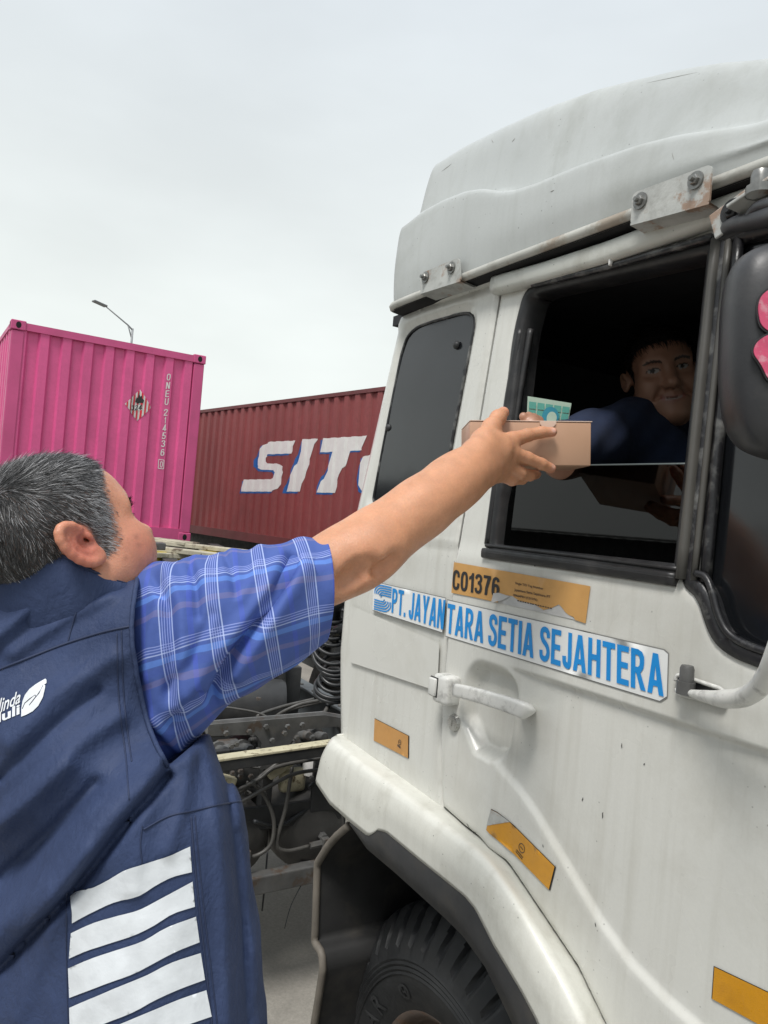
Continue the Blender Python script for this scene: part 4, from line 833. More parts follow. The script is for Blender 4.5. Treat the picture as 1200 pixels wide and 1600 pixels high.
for k, (cx_, cy_, r_, n_) in enumerate(((518, 0, .070, 13),)):
    P = []; c0 = [dep(516, 945, 2.78), dep(519, 1000, 2.76), dep(524, 1050, 2.72), dep(519, 1085, 2.72)]; cen = spline(c0, 13*40)
    for i, c in enumerate(cen):
        a = 2*pi*i/40; w = .062+.010*sin(i*.03)+.006*sin(i*.011); tl = .45+.25*sin(i*.007); P.append(c+w*cos(a)*RH+w*sin(a)*(FH*.75+ZU*tl))
    part('coil_hose', tube(P, .0072, 7), 'hose', truck)
    P = [p+np.array([.10, .12, -.02])+.02*np.array([sin(i*.02), cos(i*.017), 0]) for i, p in enumerate(P)]; part('coil_hose', tube(P[::-1], .0072, 7), 'hose', truck)
part('hose_end', join(tube(spline([dep(545, 930, 2.6), dep(525, 945, 2.75), dep(522, 965, 2.78)], 14), .026, 8), tube(spline([dep(560, 975, 2.6), dep(528, 985, 2.75), dep(522, 1000, 2.8)], 14), .02, 8)), 'hose', truck)
m = MB(); m.add(tube(spline([(-2.92, 1.28, .58), (-2.90, 1.272, .45), (-2.90, 1.27, .34)], 10), .004, 5)); m.add(tube(spline([(-2.86, 1.42, .44), (-2.86, 1.38, .36), (-2.86, 1.36, .27)], 10), .002, 5)); part('loose_wire', m.get(), 'hose', truck)
r_ = np.random.default_rng(5)
for k in range(22):
    a = np.array([r_.uniform(-3.7, -2.95), r_.uniform(1.0, 1.7), r_.uniform(.72, 1.12)]); d = np.array([r_.uniform(-.3, .3), r_.uniform(-.35, .35), r_.uniform(-.12, .12)])
    P = spline([a, a+d*.4+[0, .03, r_.uniform(-.06, .06)], a+d*.8+[0, 0, r_.uniform(-.08, .04)], a+d*1.2], 24); part('cable', tube(P, r_.choice([.005, .007, .009, .012]), 7), r_.choice(['pipe', 'hose', 'chassis_light', 'pipe']), truck)
for k in range(36):
    y, z = r_.uniform(1.02, 1.64), r_.uniform(.80, 1.10); part('bolt', lathe([(0, .014), (.010, .014), (.012, .010), (.012, 0)], (r_.choice([-2.976, -2.93, -2.94]), y, z), (1, 0, 0), 6), 'chassis_light', truck, angle=30)
part('torn_strap', join(boxm((-3.02, 1.36, .90), (.05, .16, .05), [[1, 0, 0], [0, .86, .5], [0, -.5, .86]], .01), boxm((-3.04, 1.42, .82), (.06, .12, .10), bev=.02)), 'pale_bar', truck)
# rear axle wheels, out of sight behind the man but carrying the frame
for y in (1.25, 1.60, 2.75, 3.1): part('rear_wheel', lathe([(0, .08), (.2, .08), (.28, .02), (.28, .0), (.40, -.02), (.5, .02), (.53, .08), (.53, .22), (.5, .28), (.28, .28)], (-5.0, y-.14, .487), (0, 1, 0), 48), 'tyre', truck)

# ================================================================== EMPTY SKELETAL TRAILER coupled behind
trl = thing('skeletal_trailer', 'empty skeletal trailer with pale worn deck beams and yellow front bolster', 'trailer', (-7.5, 2.3, GZ))
def zb_(a, b, Z, w, h, nm, mt, n_=1): return part(nm, bar(onZ(*a, Z), onZ(*b, Z), w, h, bev=.008), mt, trl, smooth=False)
zb_((150, 836), (520, 878), 1.50, .16, .05, 'deck_beam', 'trailer_pale'); zb_((180, 849), (540, 892), 1.49, .14, .05, 'deck_beam', 'trailer_pale')
zb_((235, 842), (300, 850), 1.52, .25, .04, 'deck_beam', 'trailer_pale'); zb_((190, 864), (560, 884), 1.44, .10, .05, 'deck_beam', 'trailer_pale')
a, b = onZ(205, 869, 1.42), onZ(330, 868, 1.42); d = b-a; d /= np.linalg.norm(d)
part('front_bolster', bar(a-d*1.0-[0, 0, .075], b+d*.1-[0, 0, .075], .22, .25, bev=.012), 'trailer_yellow', trl, smooth=False)
part('bolster_end', bar(b+d*.12-[0, 0, .08], b+d*.55-[0, 0, .05], .2, .16, bev=.01), 'chassis', trl, smooth=False)
parts('twist_lock', [boxm(onZ(*px, 1.54), (.14, .12, .07), bev=.01) for px in ((247, 853), (395, 868), (430, 874))], 'chassis_light', trl, smooth=False)
parts('main_beam', [boxm((-7.6, y, 1.25), (6.5, .14, .34), [[.985, -.17, 0], [.17, .985, 0], [0, 0, 1]]) for y in (2.0, 2.9)], 'chassis', trl, smooth=False)
for y in (1.5, 1.85, 3.0, 3.35):
    for x in (-9.3, -10.5): part('wheel', lathe([(.28, 0), (.4, -.02), (.5, .02), (.52, .08), (.52, .22), (.48, .28), (.28, .28), (0, .2)], (x, y, .475), (0, 1, 0), 32), 'tyre', trl)

# ================================================================== CONTAINERS
def corr(u, L, pitch, dep_):
    """trapezoid wave: 0 at the outer flats, dep_ at the inner flats"""
    t = (u/pitch) % 1.0; return dep_*np.clip(np.where(t < .5, (t-.28)/.10, (.90-t)/.10), 0, 1)
def clipu(o, s_, xx):
    n_ = []; o = [np.asarray(p) for p in o]; g = [s_*(p[0]-xx) for p in o]
    for i in range(len(o)):
        a, b, ga, gb = o[i], o[(i+1) % len(o)], g[i], g[(i+1) % len(o)]
        if ga >= 0: n_.append(a)
        if ga*gb < 0: n_.append(a+(b-a)*ga/(ga-gb))
    return n_
def ribcut(q, pitch):
    V_ = []; T_ = []; n = 0; q = densify(q, .2); k0 = int(np.floor((q[:, 0].min()-.10)/pitch))-1
    ks = [.10+pitch*(k+t) for k in range(k0, k0+80) for t in (0, .28, .38, .80, .90) if .10+pitch*(k+t) < q[:, 0].max()+pitch]
    for a, b in zip(ks[:-1], ks[1:]):
        if b-a < 1e-6 or b < q[:, 0].min() or a > q[:, 0].max(): continue
        o = clipu(clipu(q, 1, a), -1, b)
        if len(o) < 3: continue
        try: V2, T = flat_tri(np.array(o), (), 5., False)
        except Exception: continue
        if len(T): V_.append(V2); T_ += [tuple(int(i)+n for i in t) for t in T]; n += len(V2)
    return np.concatenate(V_), np.array(T_)
def container(name, label, O, yaw, Lx, Wy, H, mats, pitch_s, pitch_e, grp=None):
    """O = lower corner nearest the viewer's right on the near long side end; long axis runs along yaw"""
    ex = np.array([cos(yaw), sin(yaw), 0]); ey = np.array([-sin(yaw), cos(yaw), 0]); O = np.asarray(O, float)
    t = thing(name, label, 'shipping container', tuple(O), grp); R3 = [ex, ey, ZU]
    W_ = lambda P: O+np.asarray(P)[:, :1]*ex+np.asarray(P)[:, 1:2]*ey+np.asarray(P)[:, 2:]*ZU
    def wall(nm, fx, L, pitch, z0, z1):
        us = [.0]; 
        n = int(L/pitch)+1
        for i in range(n):
            us += [i*pitch+pitch*k for k in (.28, .38, .80, .90)]
        us = np.array(sorted({round(u, 5) for u in us if 0 <= u <= L} | {round(L, 5)})); d = corr(us, L, pitch, .036)
        P = np.concatenate([[fx(u, q, z) for u, q in zip(us, d)] for z in (z0, z1)]); k = len(us)
        return part(nm, (W_(P), [(i, i+1, k+i+1, k+i) for i in range(k-1)]), mats[0], t, smooth=False)
    e = .10
    s1 = wall('side_panel', lambda u, d, z: (e+u, .012+d, z), Lx-2*e, pitch_s, .16, H-.06); wall('side_panel', lambda u, d, z: (e+u, Wy-.012-d, z), Lx-2*e, pitch_s, .16, H-.06)
    f1 = wall('end_panel', lambda u, d, z: (Lx-.015-d, e+u, z), Wy-2*e, pitch_e, .17, H-.10); wall('end_panel', lambda u, d, z: (.015+d, e+u, z), Wy-2*e, pitch_e, .17, H-.10)
    part('roof', boxm(W_([(Lx/2, Wy/2, H-.03)])[0], (Lx-.1, Wy-.08, .03), R3), mats[1], t, smooth=False)
    for y in (.03, Wy-.03): part('top_rail', boxm(W_([(Lx/2, y, H-.04)])[0], (Lx-.2, .06, .06), R3), mats[1], t, smooth=False); part('bottom_rail', boxm(W_([(Lx/2, y, .085)])[0], (Lx-.2, .06, .16), R3), mats[1], t, smooth=False)
    for x in (.03, Lx-.03): part('end_rail', boxm(W_([(x, Wy/2, H-.06)])[0], (.06, Wy-.2, .09), R3), mats[1], t, smooth=False); part('end_sill', boxm(W_([(x, Wy/2, .095)])[0], (.06, Wy-.2, .15), R3), mats[1], t, smooth=False)
    for x in (.075, Lx-.075):
        for y in (.075, Wy-.075):
            part('corner_post', boxm(W_([(x, y, H/2)])[0], (.146, .146, H-.24), R3, .012), mats[1], t, smooth=False)
            for z in (.06, H-.055):
                c = part('corner_casting', boxm(W_([(x, y, z)])[0], (.172, .172, .118), R3, .010), mats[1], t, smooth=False); sx = 1 if x > 1 else -1; sy = 1 if y > 1 else -1
                h = MB()
                for ax, cc in ((ex*sx, (x+sx*.084, y, z)), (ey*sy, (x, y+sy*.084, z))):
                    a = np.cross(ax, ZU); q = np.linspace(0, 2*pi, 25)[:-1]; h.add((W_([cc])[0]+ax*.0035+np.cos(q)[:, None]*a*.030+np.sin(q)[:, None]*ZU*.040, [tuple(range(24))]))
                part('casting_hole', h.get(), 'shade_black', c, smooth=False)  # flat dark discs, the shade inside the holes is only colour
    return t, W_, ex, ey, s1, f1
# pink: only its end wall and the start of its long side are in view
PX = np.array([-10.439, 3.002, 4.038]); py = .040; PW, PH, PL = 2.438, 2.591, 6.06
exp_, eyp = np.array([cos(py), sin(py), 0]), np.array([-sin(py), cos(py), 0])
Op = PX-ZU*PH-eyp*PW-exp_*PL
pink, Wp, _, _, _, fpe = container('shipping_container', 'bright pink shipping container with a striped placard and vertical white code', Op, py, PL, PW, PH, ('pink_paint', 'pink_frame'), .278, .262, 'containers on trailers behind')
pn = exp_; pf = lambda L, o=.0: np.array([onP(x, y, PX-exp_*.015, pn)+pn*o for x, y in L])
def onend(L, o=.0):
    P = pf(L); u = (P-Op)@eyp-.10; return P-pn*(corr(u, 0, .262, .036)-o)[:, None]
def flatpoly(L, o, s=.014):
    """polygon given by photo points, laid over the corrugated end wall"""
    P = pf(L); q = np.stack([(P-Op)@eyp, (P-Op)[:, 2]], 1); V2, T = ribcut(q, .262); W3 = Op+eyp*V2[:, :1]+ZU*V2[:, 1:]+exp_*((PX-exp_*.015-Op)@exp_); W3 = W3-pn*(corr(V2[:, 0]-.10, 0, .262, .036)-o)[:, None]; return W3, T
zq = lambda L: zp(L, 5, 140, 460)
_KN = (.28, .38, .80, .90)
D0 = [(400, 742), (482, 885), (376, 986), (275, 855)]
plc = part('placard', flatpoly(zq(D0), .004), 'paint_white', fpe, smooth=False)
m = MB(); dl = np.array(zq(D0))
def inD(u, v): return dl[3]+(dl[0]-dl[3])*0 if False else None
# stripes of the diamond, cut parallel to the post
def clipx(poly, x0, x1, sh):
    o = [np.array(p) for p in poly]
    for s_, xx in ((1, x0), (-1, x1)):
        n_ = []; g = [s_*((p[0]+sh*p[1])-xx) for p in o]
        for i in range(len(o)):
            a, b = o[i], o[(i+1) % len(o)]; ga, gb = g[i], g[(i+1) % len(o)]
            if ga >= 0: n_.append(a)
            if ga*gb < 0: n_.append(a+(b-a)*ga/(ga-gb))
        o = n_
        if len(o) < 3: return []
    return o
c0 = np.array([(p[0]+.1*p[1]) for p in D0])
for x0 in np.linspace(c0.min()+18, c0.max()-20, 7)[:]:
    o = clipx(D0, x0-6.5, x0+6.5, .1)
    if len(o) >= 3: part('placard_stripe', flatpoly(zq([tuple(p) for p in o]), .010), 'placard_red', plc, smooth=False)
part('flame_mark', flatpoly(zq([(360, 838), (372, 800), (380, 812), (390, 765), (400, 800), (412, 785), (412, 812), (425, 830), (415, 850), (395, 845), (380, 853)]), .012), 'ink', plc, smooth=False)
part('flame_mark', flatpoly(zq([(330, 862), (412, 862), (410, 905), (328, 905)]), .010), 'paint_white', plc, smooth=False)
def endtext(s_, q, o, mt, pa, nm='lettering', bold=.03):
    V, Fs = block_tri(s_, .1, .13, .12) if bold >= .03 else text_tri(s_, bold); P = quadmap(V, zq(q)); m3 = onend(P, o); part(nm, (m3, Fs), mt, pa, smooth=False)
endtext('324', [(330, 905), (408, 900), (412, 862), (334, 864)], .0135, 'ink', plc)
ys = dict(zip(range(11), [646, 712, 776, 838, 922, 990, 1045, 1104, 1166, 1234, 1327]))
for ch_, yy in zip('ONEU214536', [646, 712, 776, 838, 922, 982, 1042, 1104, 1166, 1234]):
    xx = 617-(yy-646)*.0825; w = 15 if ch_ != '1' else 5; endtext(ch_, [(xx-w-2.5, yy+27), (xx+w-2.5, yy+25), (xx+w+2.5, yy-27), (xx-w+2.5, yy-25)], .006, 'paint_white', fpe, bold=.045)
xx, yy = 560, 1327
for a, b in (((-22, -38), (20, -33)), ((20, -33), (17, 36)), ((17, 36), (-25, 32)), ((-25, 32), (-22, -38))):
    a = np.array(a)+[xx, yy]; b = np.array(b)+[xx, yy]; d = (b-a)/np.linalg.norm(b-a); n_ = np.array([-d[1], d[0]])*2.6; part('code_box', flatpoly(zq([tuple(a+n_), tuple(b+n_), tuple(b-n_), tuple(a-n_)]), .006), 'paint_white', fpe, smooth=False)
endtext('0', [(xx-13, yy+24), (xx+9, yy+26), (xx+13, yy-22), (xx-9, yy-24)], .006, 'paint_white', fpe)
# red-brown long container
ry = radians(9.135); exr, eyr = np.array([cos(ry), sin(ry), 0]), np.array([-sin(ry), cos(ry), 0])
a = dep(312, 640, 15.9); RH_ = 2.591; Or = a-ZU*RH_-exr*1.9
red, Wr, _, _, sred, _ = container('shipping_container', 'long brownish red shipping container with huge white and blue slanted letters', Or, ry, 12.19, 2.438, RH_, ('red_paint', 'red_frame'), .2785, .262, 'containers on trailers behind')
rp_ = Or+eyr*.012
def redpoly(L, o, s=.03):
    P = np.array([onP(x, y, rp_, eyr) for x, y in L]); q = np.stack([(P-Or)@exr, (P-Or)[:, 2]], 1); V2, T = ribcut(q, .2785); W3 = rp_+exr*V2[:, :1]+ZU*V2[:, 1:]+eyr*(corr(V2[:, 0]-.10, 0, .2785, .036)-o)[:, None]; return W3, T
zr = lambda L, dx=0, dy=0: zp([(x+dx, y+dy) for x, y in L], 4, 300, 590)
LT = {'S': [(648, 393), (490, 400), (450, 416), (425, 445), (403, 510), (402, 545), (412, 565), (432, 575), (505, 578), (519, 592), (510, 620), (480, 635), (325, 637), (304, 712), (490, 712), (522, 698), (548, 665), (570, 592), (560, 555), (532, 537), (475, 537), (452, 525), (452, 500), (475, 479), (612, 474)],
      'I': [(692, 385), (777, 381), (742, 495), (704, 590), (676, 712), (582, 712), (602, 640), (655, 520)], 'T': [(821, 379), (1095, 363), (1056, 452), (978, 460), (955, 540), (920, 605), (884, 720), (780, 718), (810, 640), (852, 555), (880, 463), (803, 467)],
      'C': [(1330, 470), (1110, 478), (1070, 495), (1050, 540), (1036, 620), (1040, 670), (1060, 705), (1100, 722), (1280, 722), (1300, 650), (1130, 650), (1112, 620), (1128, 555), (1150, 540), (1310, 540)]}
for k_, L in LT.items():
    part('letter_shadow', redpoly(zr(L, -17, 11), .003), 'paint_blue', sred, smooth=False); part('letter', redpoly(zr(L), .006), 'paint_white', sred, smooth=False)
part('warning_plate', boxm(Wr([(1.68, -.02, 1.9)])[0], (.10, .02, .42), [exr, eyr, ZU]), 'paint_white', red, smooth=False)
# running gear under both boxes
def semi(label, W_, L, Z0, yaw, grp):
    O = W_([(0, 0, 0)])[0]; ex = np.array([cos(yaw), sin(yaw), 0]); ey = np.array([-sin(yaw), cos(yaw), 0]); R3 = [ex, ey, ZU]; t = thing('container_trailer', label, 'trailer', (O[0], O[1], GZ), grp)
    P_ = lambda x, y, z: O+ex*x+ey*y+ZU*z
    parts('main_beam', [boxm(P_(L/2, y, -.20), (L, .14, .36), R3) for y in (.75, 1.68)], 'chassis', t, smooth=False)
    parts('cross_beam', [boxm(P_(x, 1.22, -.06), (.2, 2.4, .11), R3) for x in (.15, L/2, L-.15)], 'chassis', t, smooth=False); zc = GZ-O[2]+.52
    for x in (1.2, 2.5, L-1.6):
        for y in (-.02, .3, 1.85, 2.17): part('wheel', lathe([(0, .1), (.26, .1), (.28, 0), (.4, -.02), (.5, .02), (.52, .08), (.52, .22), (.48, .28), (.28, .28)], P_(x, y, zc), ey, 28), 'tyre', t)
    part('underbody_shade', boxm(P_(L/2, 2.30, -.55), (L*.98, .05, .8), R3), 'shade_black', t, smooth=False)  # near-black sheet standing in for the dark under the trailer
semi('dark trailer chassis carrying the bright pink container', Wp, PL, 0, py, 'trailers under containers'); semi('dark long trailer chassis carrying the brownish red container', Wr, 12.19, 0, ry, 'trailers under containers')
# ================================================================== STREET LAMP beyond the containers
d_ = 34.; b = dep(204.6, 545, d_); t = dep(207.3, 514, d_); tip = dep(165, 478.5, d_-1.0); base = np.array([b[0], b[1], GZ])
lamp = thing('street_lamp', 'thin grey street lamp with one slanted arm above the pink container', 'street lamp', tuple(base))
part('pole', tube([base, (t[0], t[1], b[2]), t+[0, 0, .02]], [.10, .05, .045], 12), 'galv', lamp)
kn = dep(200, 508, d_-.15); part('arm', tube([t-[0, 0, .05], kn, tip], [.04, .036, .028], 8), 'galv', lamp); part('bracket', tube([t-[0, 0, .45], kn], .03, 6), 'galv', lamp)
dd = tip-kn; dd /= np.linalg.norm(dd); hx = np.array([dd[0], dd[1], dd[2]*.3]); hx /= np.linalg.norm(hx); hs = np.cross(hx, ZU); hs /= np.linalg.norm(hs)
part('lamp_head', boxm(tip+hx*.28, (.62, .28, .08), [hx, hs, np.cross(hs, hx)], .03), 'lamp_grey', lamp, smooth=False)
# ================================================================== PEOPLE
def head(B, Hc, ax, s=1.0, fat=1.0, smile=0., ears=(-1, 1), neck=None, crown=0., es=1., et=14):
    """ax rows: forward, left, up.  origin midway between the ear canals"""
    fx, lx, ux = ax; s0 = s
    g = lambda x, y, z: Hc+s0*(x*fx+y*lx+z*ux)
    E = lambda c, r, k, a=None: B.u(p_ell(g(*c), ax if a is None else a, np.array(r)*s), k)
    Cn = lambda a, b, r1, r2, k: B.u(p_cone(g(*a), g(*b), r1*s, r2*s), k)
    E((-.012, 0, .045-crown), (.101, .078, .088-crown*.6), .01); E((.035, 0, .045-crown), (.060, .063, .060-crown*.4), .03); E((.040, 0, -.02), (.056, .058*fat, .075), .03)
    for q in (-1, 1):
        E((.058+.005*(fat > 1.1), q*.043*fat, -.027), (.036, .031, .035), .025); E((.050, q*.047*fat, -.055), (.032, .024, .030), .03)
        Cn((0, q*.054*fat, -.052), (.066, q*.020, -.098), .025, .022, .03)
        Cn((.086, q*.012, .024), (.072, q*.048, .026), .012, .010, .02)
    E((.080, 0, -.099), (.024, .026, .021), .025); E((.030, 0, -.078), (.056, .052*fat, .042), .03)
    for q in (-1, 1): B.sub(p_cone(g(.101, q*.030, .010), g(.094, q*.040, .009), .0135*s, .0125*s), .022*s)
    for q in (-1, 1): B.u(p_cone(g(.0755, q*.027, .0075), g(.0715, q*.041, .0085), .0145*s, .013*s), .008*s)
    Cn((.088, 0, .016), (.109, 0, -.026), .0085, .0125, .016); E((.1125, 0, -.031), (.0145, .0140, .0125), .012)
    for q in (-1, 1): E((.0985, q*.0150, -.0345), (.0125, .0092, .0098), .008)
    for q in (-1, 1): B.sub(p_ell(g(.106, q*.0080, -.0445), ax, np.array((.0065, .0042, .005))*s), .004)
    w = .023+.007*smile; zc = -.066+.009*smile
    E((.083, 0, -.066), (.016, .026, .020), .02)
    for q in (-1, 1):
        Cn((.0965, 0, -.0605), (.084, q*w, zc), .0065, .0035, .007); Cn((.0955, 0, -.0735), (.083, q*w, zc-.001), .0078, .0035, .007)
    for q in (-1, 1): B.sub(p_cone(g(.1035, 0, -.0670), g(.0885, q*w*1.05, zc), .0024*s, .0016*s), .003)
    if smile:
        for q in (-1, 1): B.sub(p_cone(g(.098, q*.024, -.040), g(.083, q*.040, -.060), .0028*s, .002*s), .014)
    for q in ears:
        t = radians(et); eu = ux*cos(t)-fx*sin(t); ef = fx*cos(t)+ux*sin(t); o = radians(24); el = (q*lx)*cos(o)+(ef)*sin(o)*.6; el /= np.linalg.norm(el); ef2 = ef-el*(ef@el); ef2 /= np.linalg.norm(ef2)
        c = g(-.016, q*.083*min(fat, 1.05), .006); A3 = np.array([ef2, el, eu]); s = s0*es
        B.u(p_ell(c, A3, np.array((.0185, .0065, .031))*s), .006); B.u(p_ell(c+s*(ef2*.010-el*.008), A3, np.array((.014, .012, .022))*s), .010)
        B.sub(p_ell(c+s*(ef2*.006-eu*.004+el*.008), A3, np.array((.0085, .0075, .012))*s), .005)
        B.sub(p_cone(c+s*(ef2*.012-eu*.005+el*.004), c+s*(ef2*.018-eu*.006-el*.004), .0045*s, .004*s), .003)
        pts = []
        for a in np.linspace(radians(20), radians(262), 12): pts.append(c+s*(ef2*.0175*cos(a)*(1.0)+eu*.0315*sin(a)+el*(.0045+.002*sin(a))))
        for a, b in zip(pts[:-1], pts[1:]): B.u(p_cone(a, b, .0042*s, .0042*s), .006)
        pts = [c+s*(ef2*-.009+eu*.006*1+el*.004), c+s*(ef2*-.004+eu*.018+el*.004), c+s*(ef2*.006+eu*.020+el*.003)]
        for a, b in zip(pts[:-1], pts[1:]): B.u(p_cone(a, b, .0030*s, .0028*s), .004)
        B.u(p_ell(c+s*(-eu*.029+ef2*.004+el*.001), A3, np.array((.0095, .0050, .0105))*s), .007); B.u(p_ell(c+s*(ef2*.0155-eu*.004+el*.005), A3, np.array((.004, .003, .006))*s), .004)
    s = s0; nk = neck if neck is not None else g(-.045, 0, -.20)
    B.u(p_cone(g(-.020, 0, -.045), nk, .055*s, .058*s), .03)
    return g
def chain(B, pts, rs, k):
    for a, b, r1, r2 in zip(pts[:-1], pts[1:], rs[:-1], rs[1:]): B.u(p_cone(a, b, r1, r2), k)
def lerpc(col, m, c): return col*(1-m[:, None])+np.asarray(c)*m[:, None]
nzh = lambda P, f: (np.sin(P[:, 0]*f+1.3)*np.sin(P[:, 1]*f*1.13+.4)*np.sin(P[:, 2]*f*.94+2.1))
# ------------------------------------------------------------------ the man at the kerb
man = thing('person', 'grey haired man in navy vest and blue plaid shirt reaching up to the cab window', 'person', (*dep(80, 1100, 1.03)[:2], ISL))
yaw, pit, rol = radians(48), radians(24), radians(-5)
f0 = cos(yaw)*RH+sin(yaw)*FH; l0 = np.cross(ZU, f0); fx = f0*cos(pit)+ZU*sin(pit); ux = ZU*cos(pit)-f0*sin(pit); lx = l0*cos(rol)+ux*sin(rol); ux = np.cross(fx, lx)
HA = np.array([fx, lx, ux]); HS = .95
Hc = dep(127, 857, .90)+HS*(fx*.012+lx*.083)
Ft = .45*RH+.893*FH; Rt = .893*RH-.45*FH; T0 = dep(72, 935, 1.0)
HB = Body(); gH = head(HB, Hc, HA, HS, 1.14, 0, (-1,), T0-ZU*.06, .010, 1.02, 34)
B = HB
# torso core under the clothes
B.u(p_ell(T0-ZU*.30+Ft*.04, [Rt, Ft, ZU], (.13, .08, .26)), .03); shR = dep(262, 1000, 1.0); B.u(p_cone(T0-ZU*.12+Ft*.03, shR, .045, .045), .03)
# arm: (px, py, depth, radius)
armp = [(262, 1000, 1.0, .045), (420, 940, 1.045, .042), (515, 889, 1.075, .0405), (560, 862, 1.10, .0400), (600, 836, 1.125, .0395), (645, 803, 1.155, .0375), (672, 783, 1.175, .0350), (700, 762, 1.20, .0318), (722, 745, 1.225, .0285), (745, 727, 1.25, .0250)]
pts = [dep(x, y, d) for x, y, d, r in armp]; chain(B, pts, [q[3] for q in armp], .04)
B.u(p_ell(dep(572, 870, 1.09), np.array([(RT*.86+UP*.5), FW, (UP*.86-RT*.5)]), (.05, .034, .035)), .03)   # outer elbow

# wrist flattens into the back of the hand
B.u(p_cone(dep(700, 748, 1.205), dep(752, 706, 1.268), .024, .0205), .03); B.u(p_cone(dep(708, 768, 1.21), dep(764, 738, 1.272), .024, .0195), .03)
kn = [dep(800, 688, 1.318), dep(799, 708, 1.312), dep(793, 727, 1.315), dep(783, 742, 1.325)]; wr = [dep(745, 705, 1.262), dep(750, 718, 1.262), dep(752, 730, 1.265), dep(752, 742, 1.270)]
for a, b, r1, r2 in zip(wr, kn, (.021, .021, .021, .019), (.0152, .0152, .0146, .0135)): B.u(p_cone(a, b, r1*1.08, r2), .014)
FN = [  # finger joints px, py, depth, radius : index, middle, ring, little
    [(800, 688, 1.318, .0125), (824, 680, 1.334, .0100), (846, 675.5, 1.344, .0088), (863, 675, 1.3475, .0074)],
    [(799, 708, 1.312, .0120), (824, 716, 1.326, .0098), (846, 725, 1.340, .0088), (861, 732, 1.352, .0076)],
    [(793, 727, 1.315, .0115), (813, 739, 1.330, .0095), (828, 743, 1.352, .0085), (838, 741, 1.378, .0075)],
    [(783, 742, 1.325, .0105), (800, 750, 1.340, .0088), (816, 749, 1.362, .0078), (826, 744, 1.385, .0068)]]
for fgr in FN: chain(B, [dep(x, y, d) for x, y, d, r in fgr], [q[3]*1.16 for q in fgr], .004)
TH = [(742, 722, 1.262, .021), (756, 690, 1.285, .0185), (768, 668, 1.312, .0132), (778, 653, 1.336, .0108), (786.5, 644.5, 1.352, .0092)]
chain(B, [dep(x, y, d) for x, y, d, r in TH], [q[3]*1.12 for q in TH], .012)
B.u(p_ell(dep(770, 700, 1.288), np.array([RT, UP, FW]), (.030, .024, .012)), .014)
for x, y, d, r in ((548, 902, 1.045, .010), (566, 892, 1.05, .008), (600, 884, 1.075, .007)): B.sub(p_cone(dep(x-10, y+7, d-.008), dep(x+12, y-9, d-.006), r, r*.7), .022)
# left arm hanging at his side (outside the photograph's frame)
sL = T0-Rt*.185-ZU*.07; eL = sL-ZU*.29-Rt*.055-Ft*.01; wL = eL-ZU*.235+Ft*.06-Rt*.01; chain(B, [sL, eL, wL], [.050, .040, .027], .03)
pL = wL-ZU*.085+Ft*.02; B.u(p_cone(wL, pL, .026, .030), .02)
for i in range(4):
    k0 = pL+Ft*(.030-.020*i)-ZU*.012; k1 = k0-ZU*(.038-.004*abs(i-1))+Rt*.010; k2 = k1-ZU*(.030-.003*abs(i-1))+Rt*.016; chain(B, [pL+Ft*(.018-.012*i), k0, k1, k2], [.014, .0105, .0092, .0078], .004)
chain(B, [wL-ZU*.03+Ft*.015, wL-ZU*.055+Ft*.045, wL-ZU*.09+Ft*.058+Rt*.012], [.016, .012, .0095], .008)
hv, hf = B.mesh(.0025)
def man_col(P):
    px = proj(P); c = np.tile(np.array([.56, .275, .155]), (len(P), 1)); q = (P-Hc)@HA.T/HS; inh = (np.linalg.norm(P-Hc, axis=1) < .17)&(q[:, 2] > -.14)
    n = nzh(P, 55)*.5+nzh(P, 140)*.5; c = c*(1+.10*n[:, None])
    # arm: ruddier towards the elbow fold and knuckles
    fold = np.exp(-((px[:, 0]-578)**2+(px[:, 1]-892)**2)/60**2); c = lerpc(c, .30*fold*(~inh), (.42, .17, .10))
    kd = np.min([np.linalg.norm(P-k, axis=1) for k in kn], 0); c = lerpc(c, .35*np.exp(-(kd/.012)**2), (.50, .19, .12))
    for fgr, e in zip(FN+[TH], (0, 0, 0, 0, 1)):
        t = dep(*fgr[-1][:3]); b_ = dep(*fgr[-2][:3]); ax = (t-b_)/np.linalg.norm(t-b_)
        c = lerpc(c, .45*np.exp(-(np.linalg.norm(P-t, axis=1)/.013)**2), (.55, .21, .15))
        nl = t+ax*.001-FW*(.0070 if not e else .002)+UP*(.002 if not e else .005); c = lerpc(c, .75*np.exp(-(np.linalg.norm(P-nl, axis=1)/.0052)**4), (.66, .42, .34))
    # head
    h = np.tile(np.array([.57, .265, .165]), (len(P), 1))*(1+.12*n[:, None])
    h = lerpc(h, .5*np.exp(-(((q[:, 0]-.065)/.03)**2+((q[:, 2]+.03)/.035)**2)), (.58, .20, .14))
    ear = np.exp(-((np.linalg.norm((q-[-.016, -.083, .004])/[1, 1, 1], axis=1)/.034)**4))*(q[:, 1] < -.076); h = lerpc(h, .75*ear, (.50, .135, .095)); cch = np.exp(-(np.linalg.norm((q-[-.010, -.090, .002]), axis=1)/.013)**2); h = lerpc(h, .55*cch, (.30, .085, .06))  # hollow of the ear shaded in the skin colour
    sc_ = hairmask(q); h = lerpc(h, np.clip(sc_*1.0, 0, .85), (.07, .062, .06))
    for mx_, my_ in ((213, 838), (216, 852), (196, 872)): h = lerpc(h, .4*np.exp(-(((px[:, 0]-mx_)**2+(px[:, 1]-my_)**2)/4.2**2)), (.22, .09, .06))
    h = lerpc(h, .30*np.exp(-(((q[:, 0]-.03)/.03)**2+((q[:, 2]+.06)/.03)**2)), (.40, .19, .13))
    c[inh] = h[inh]; return c
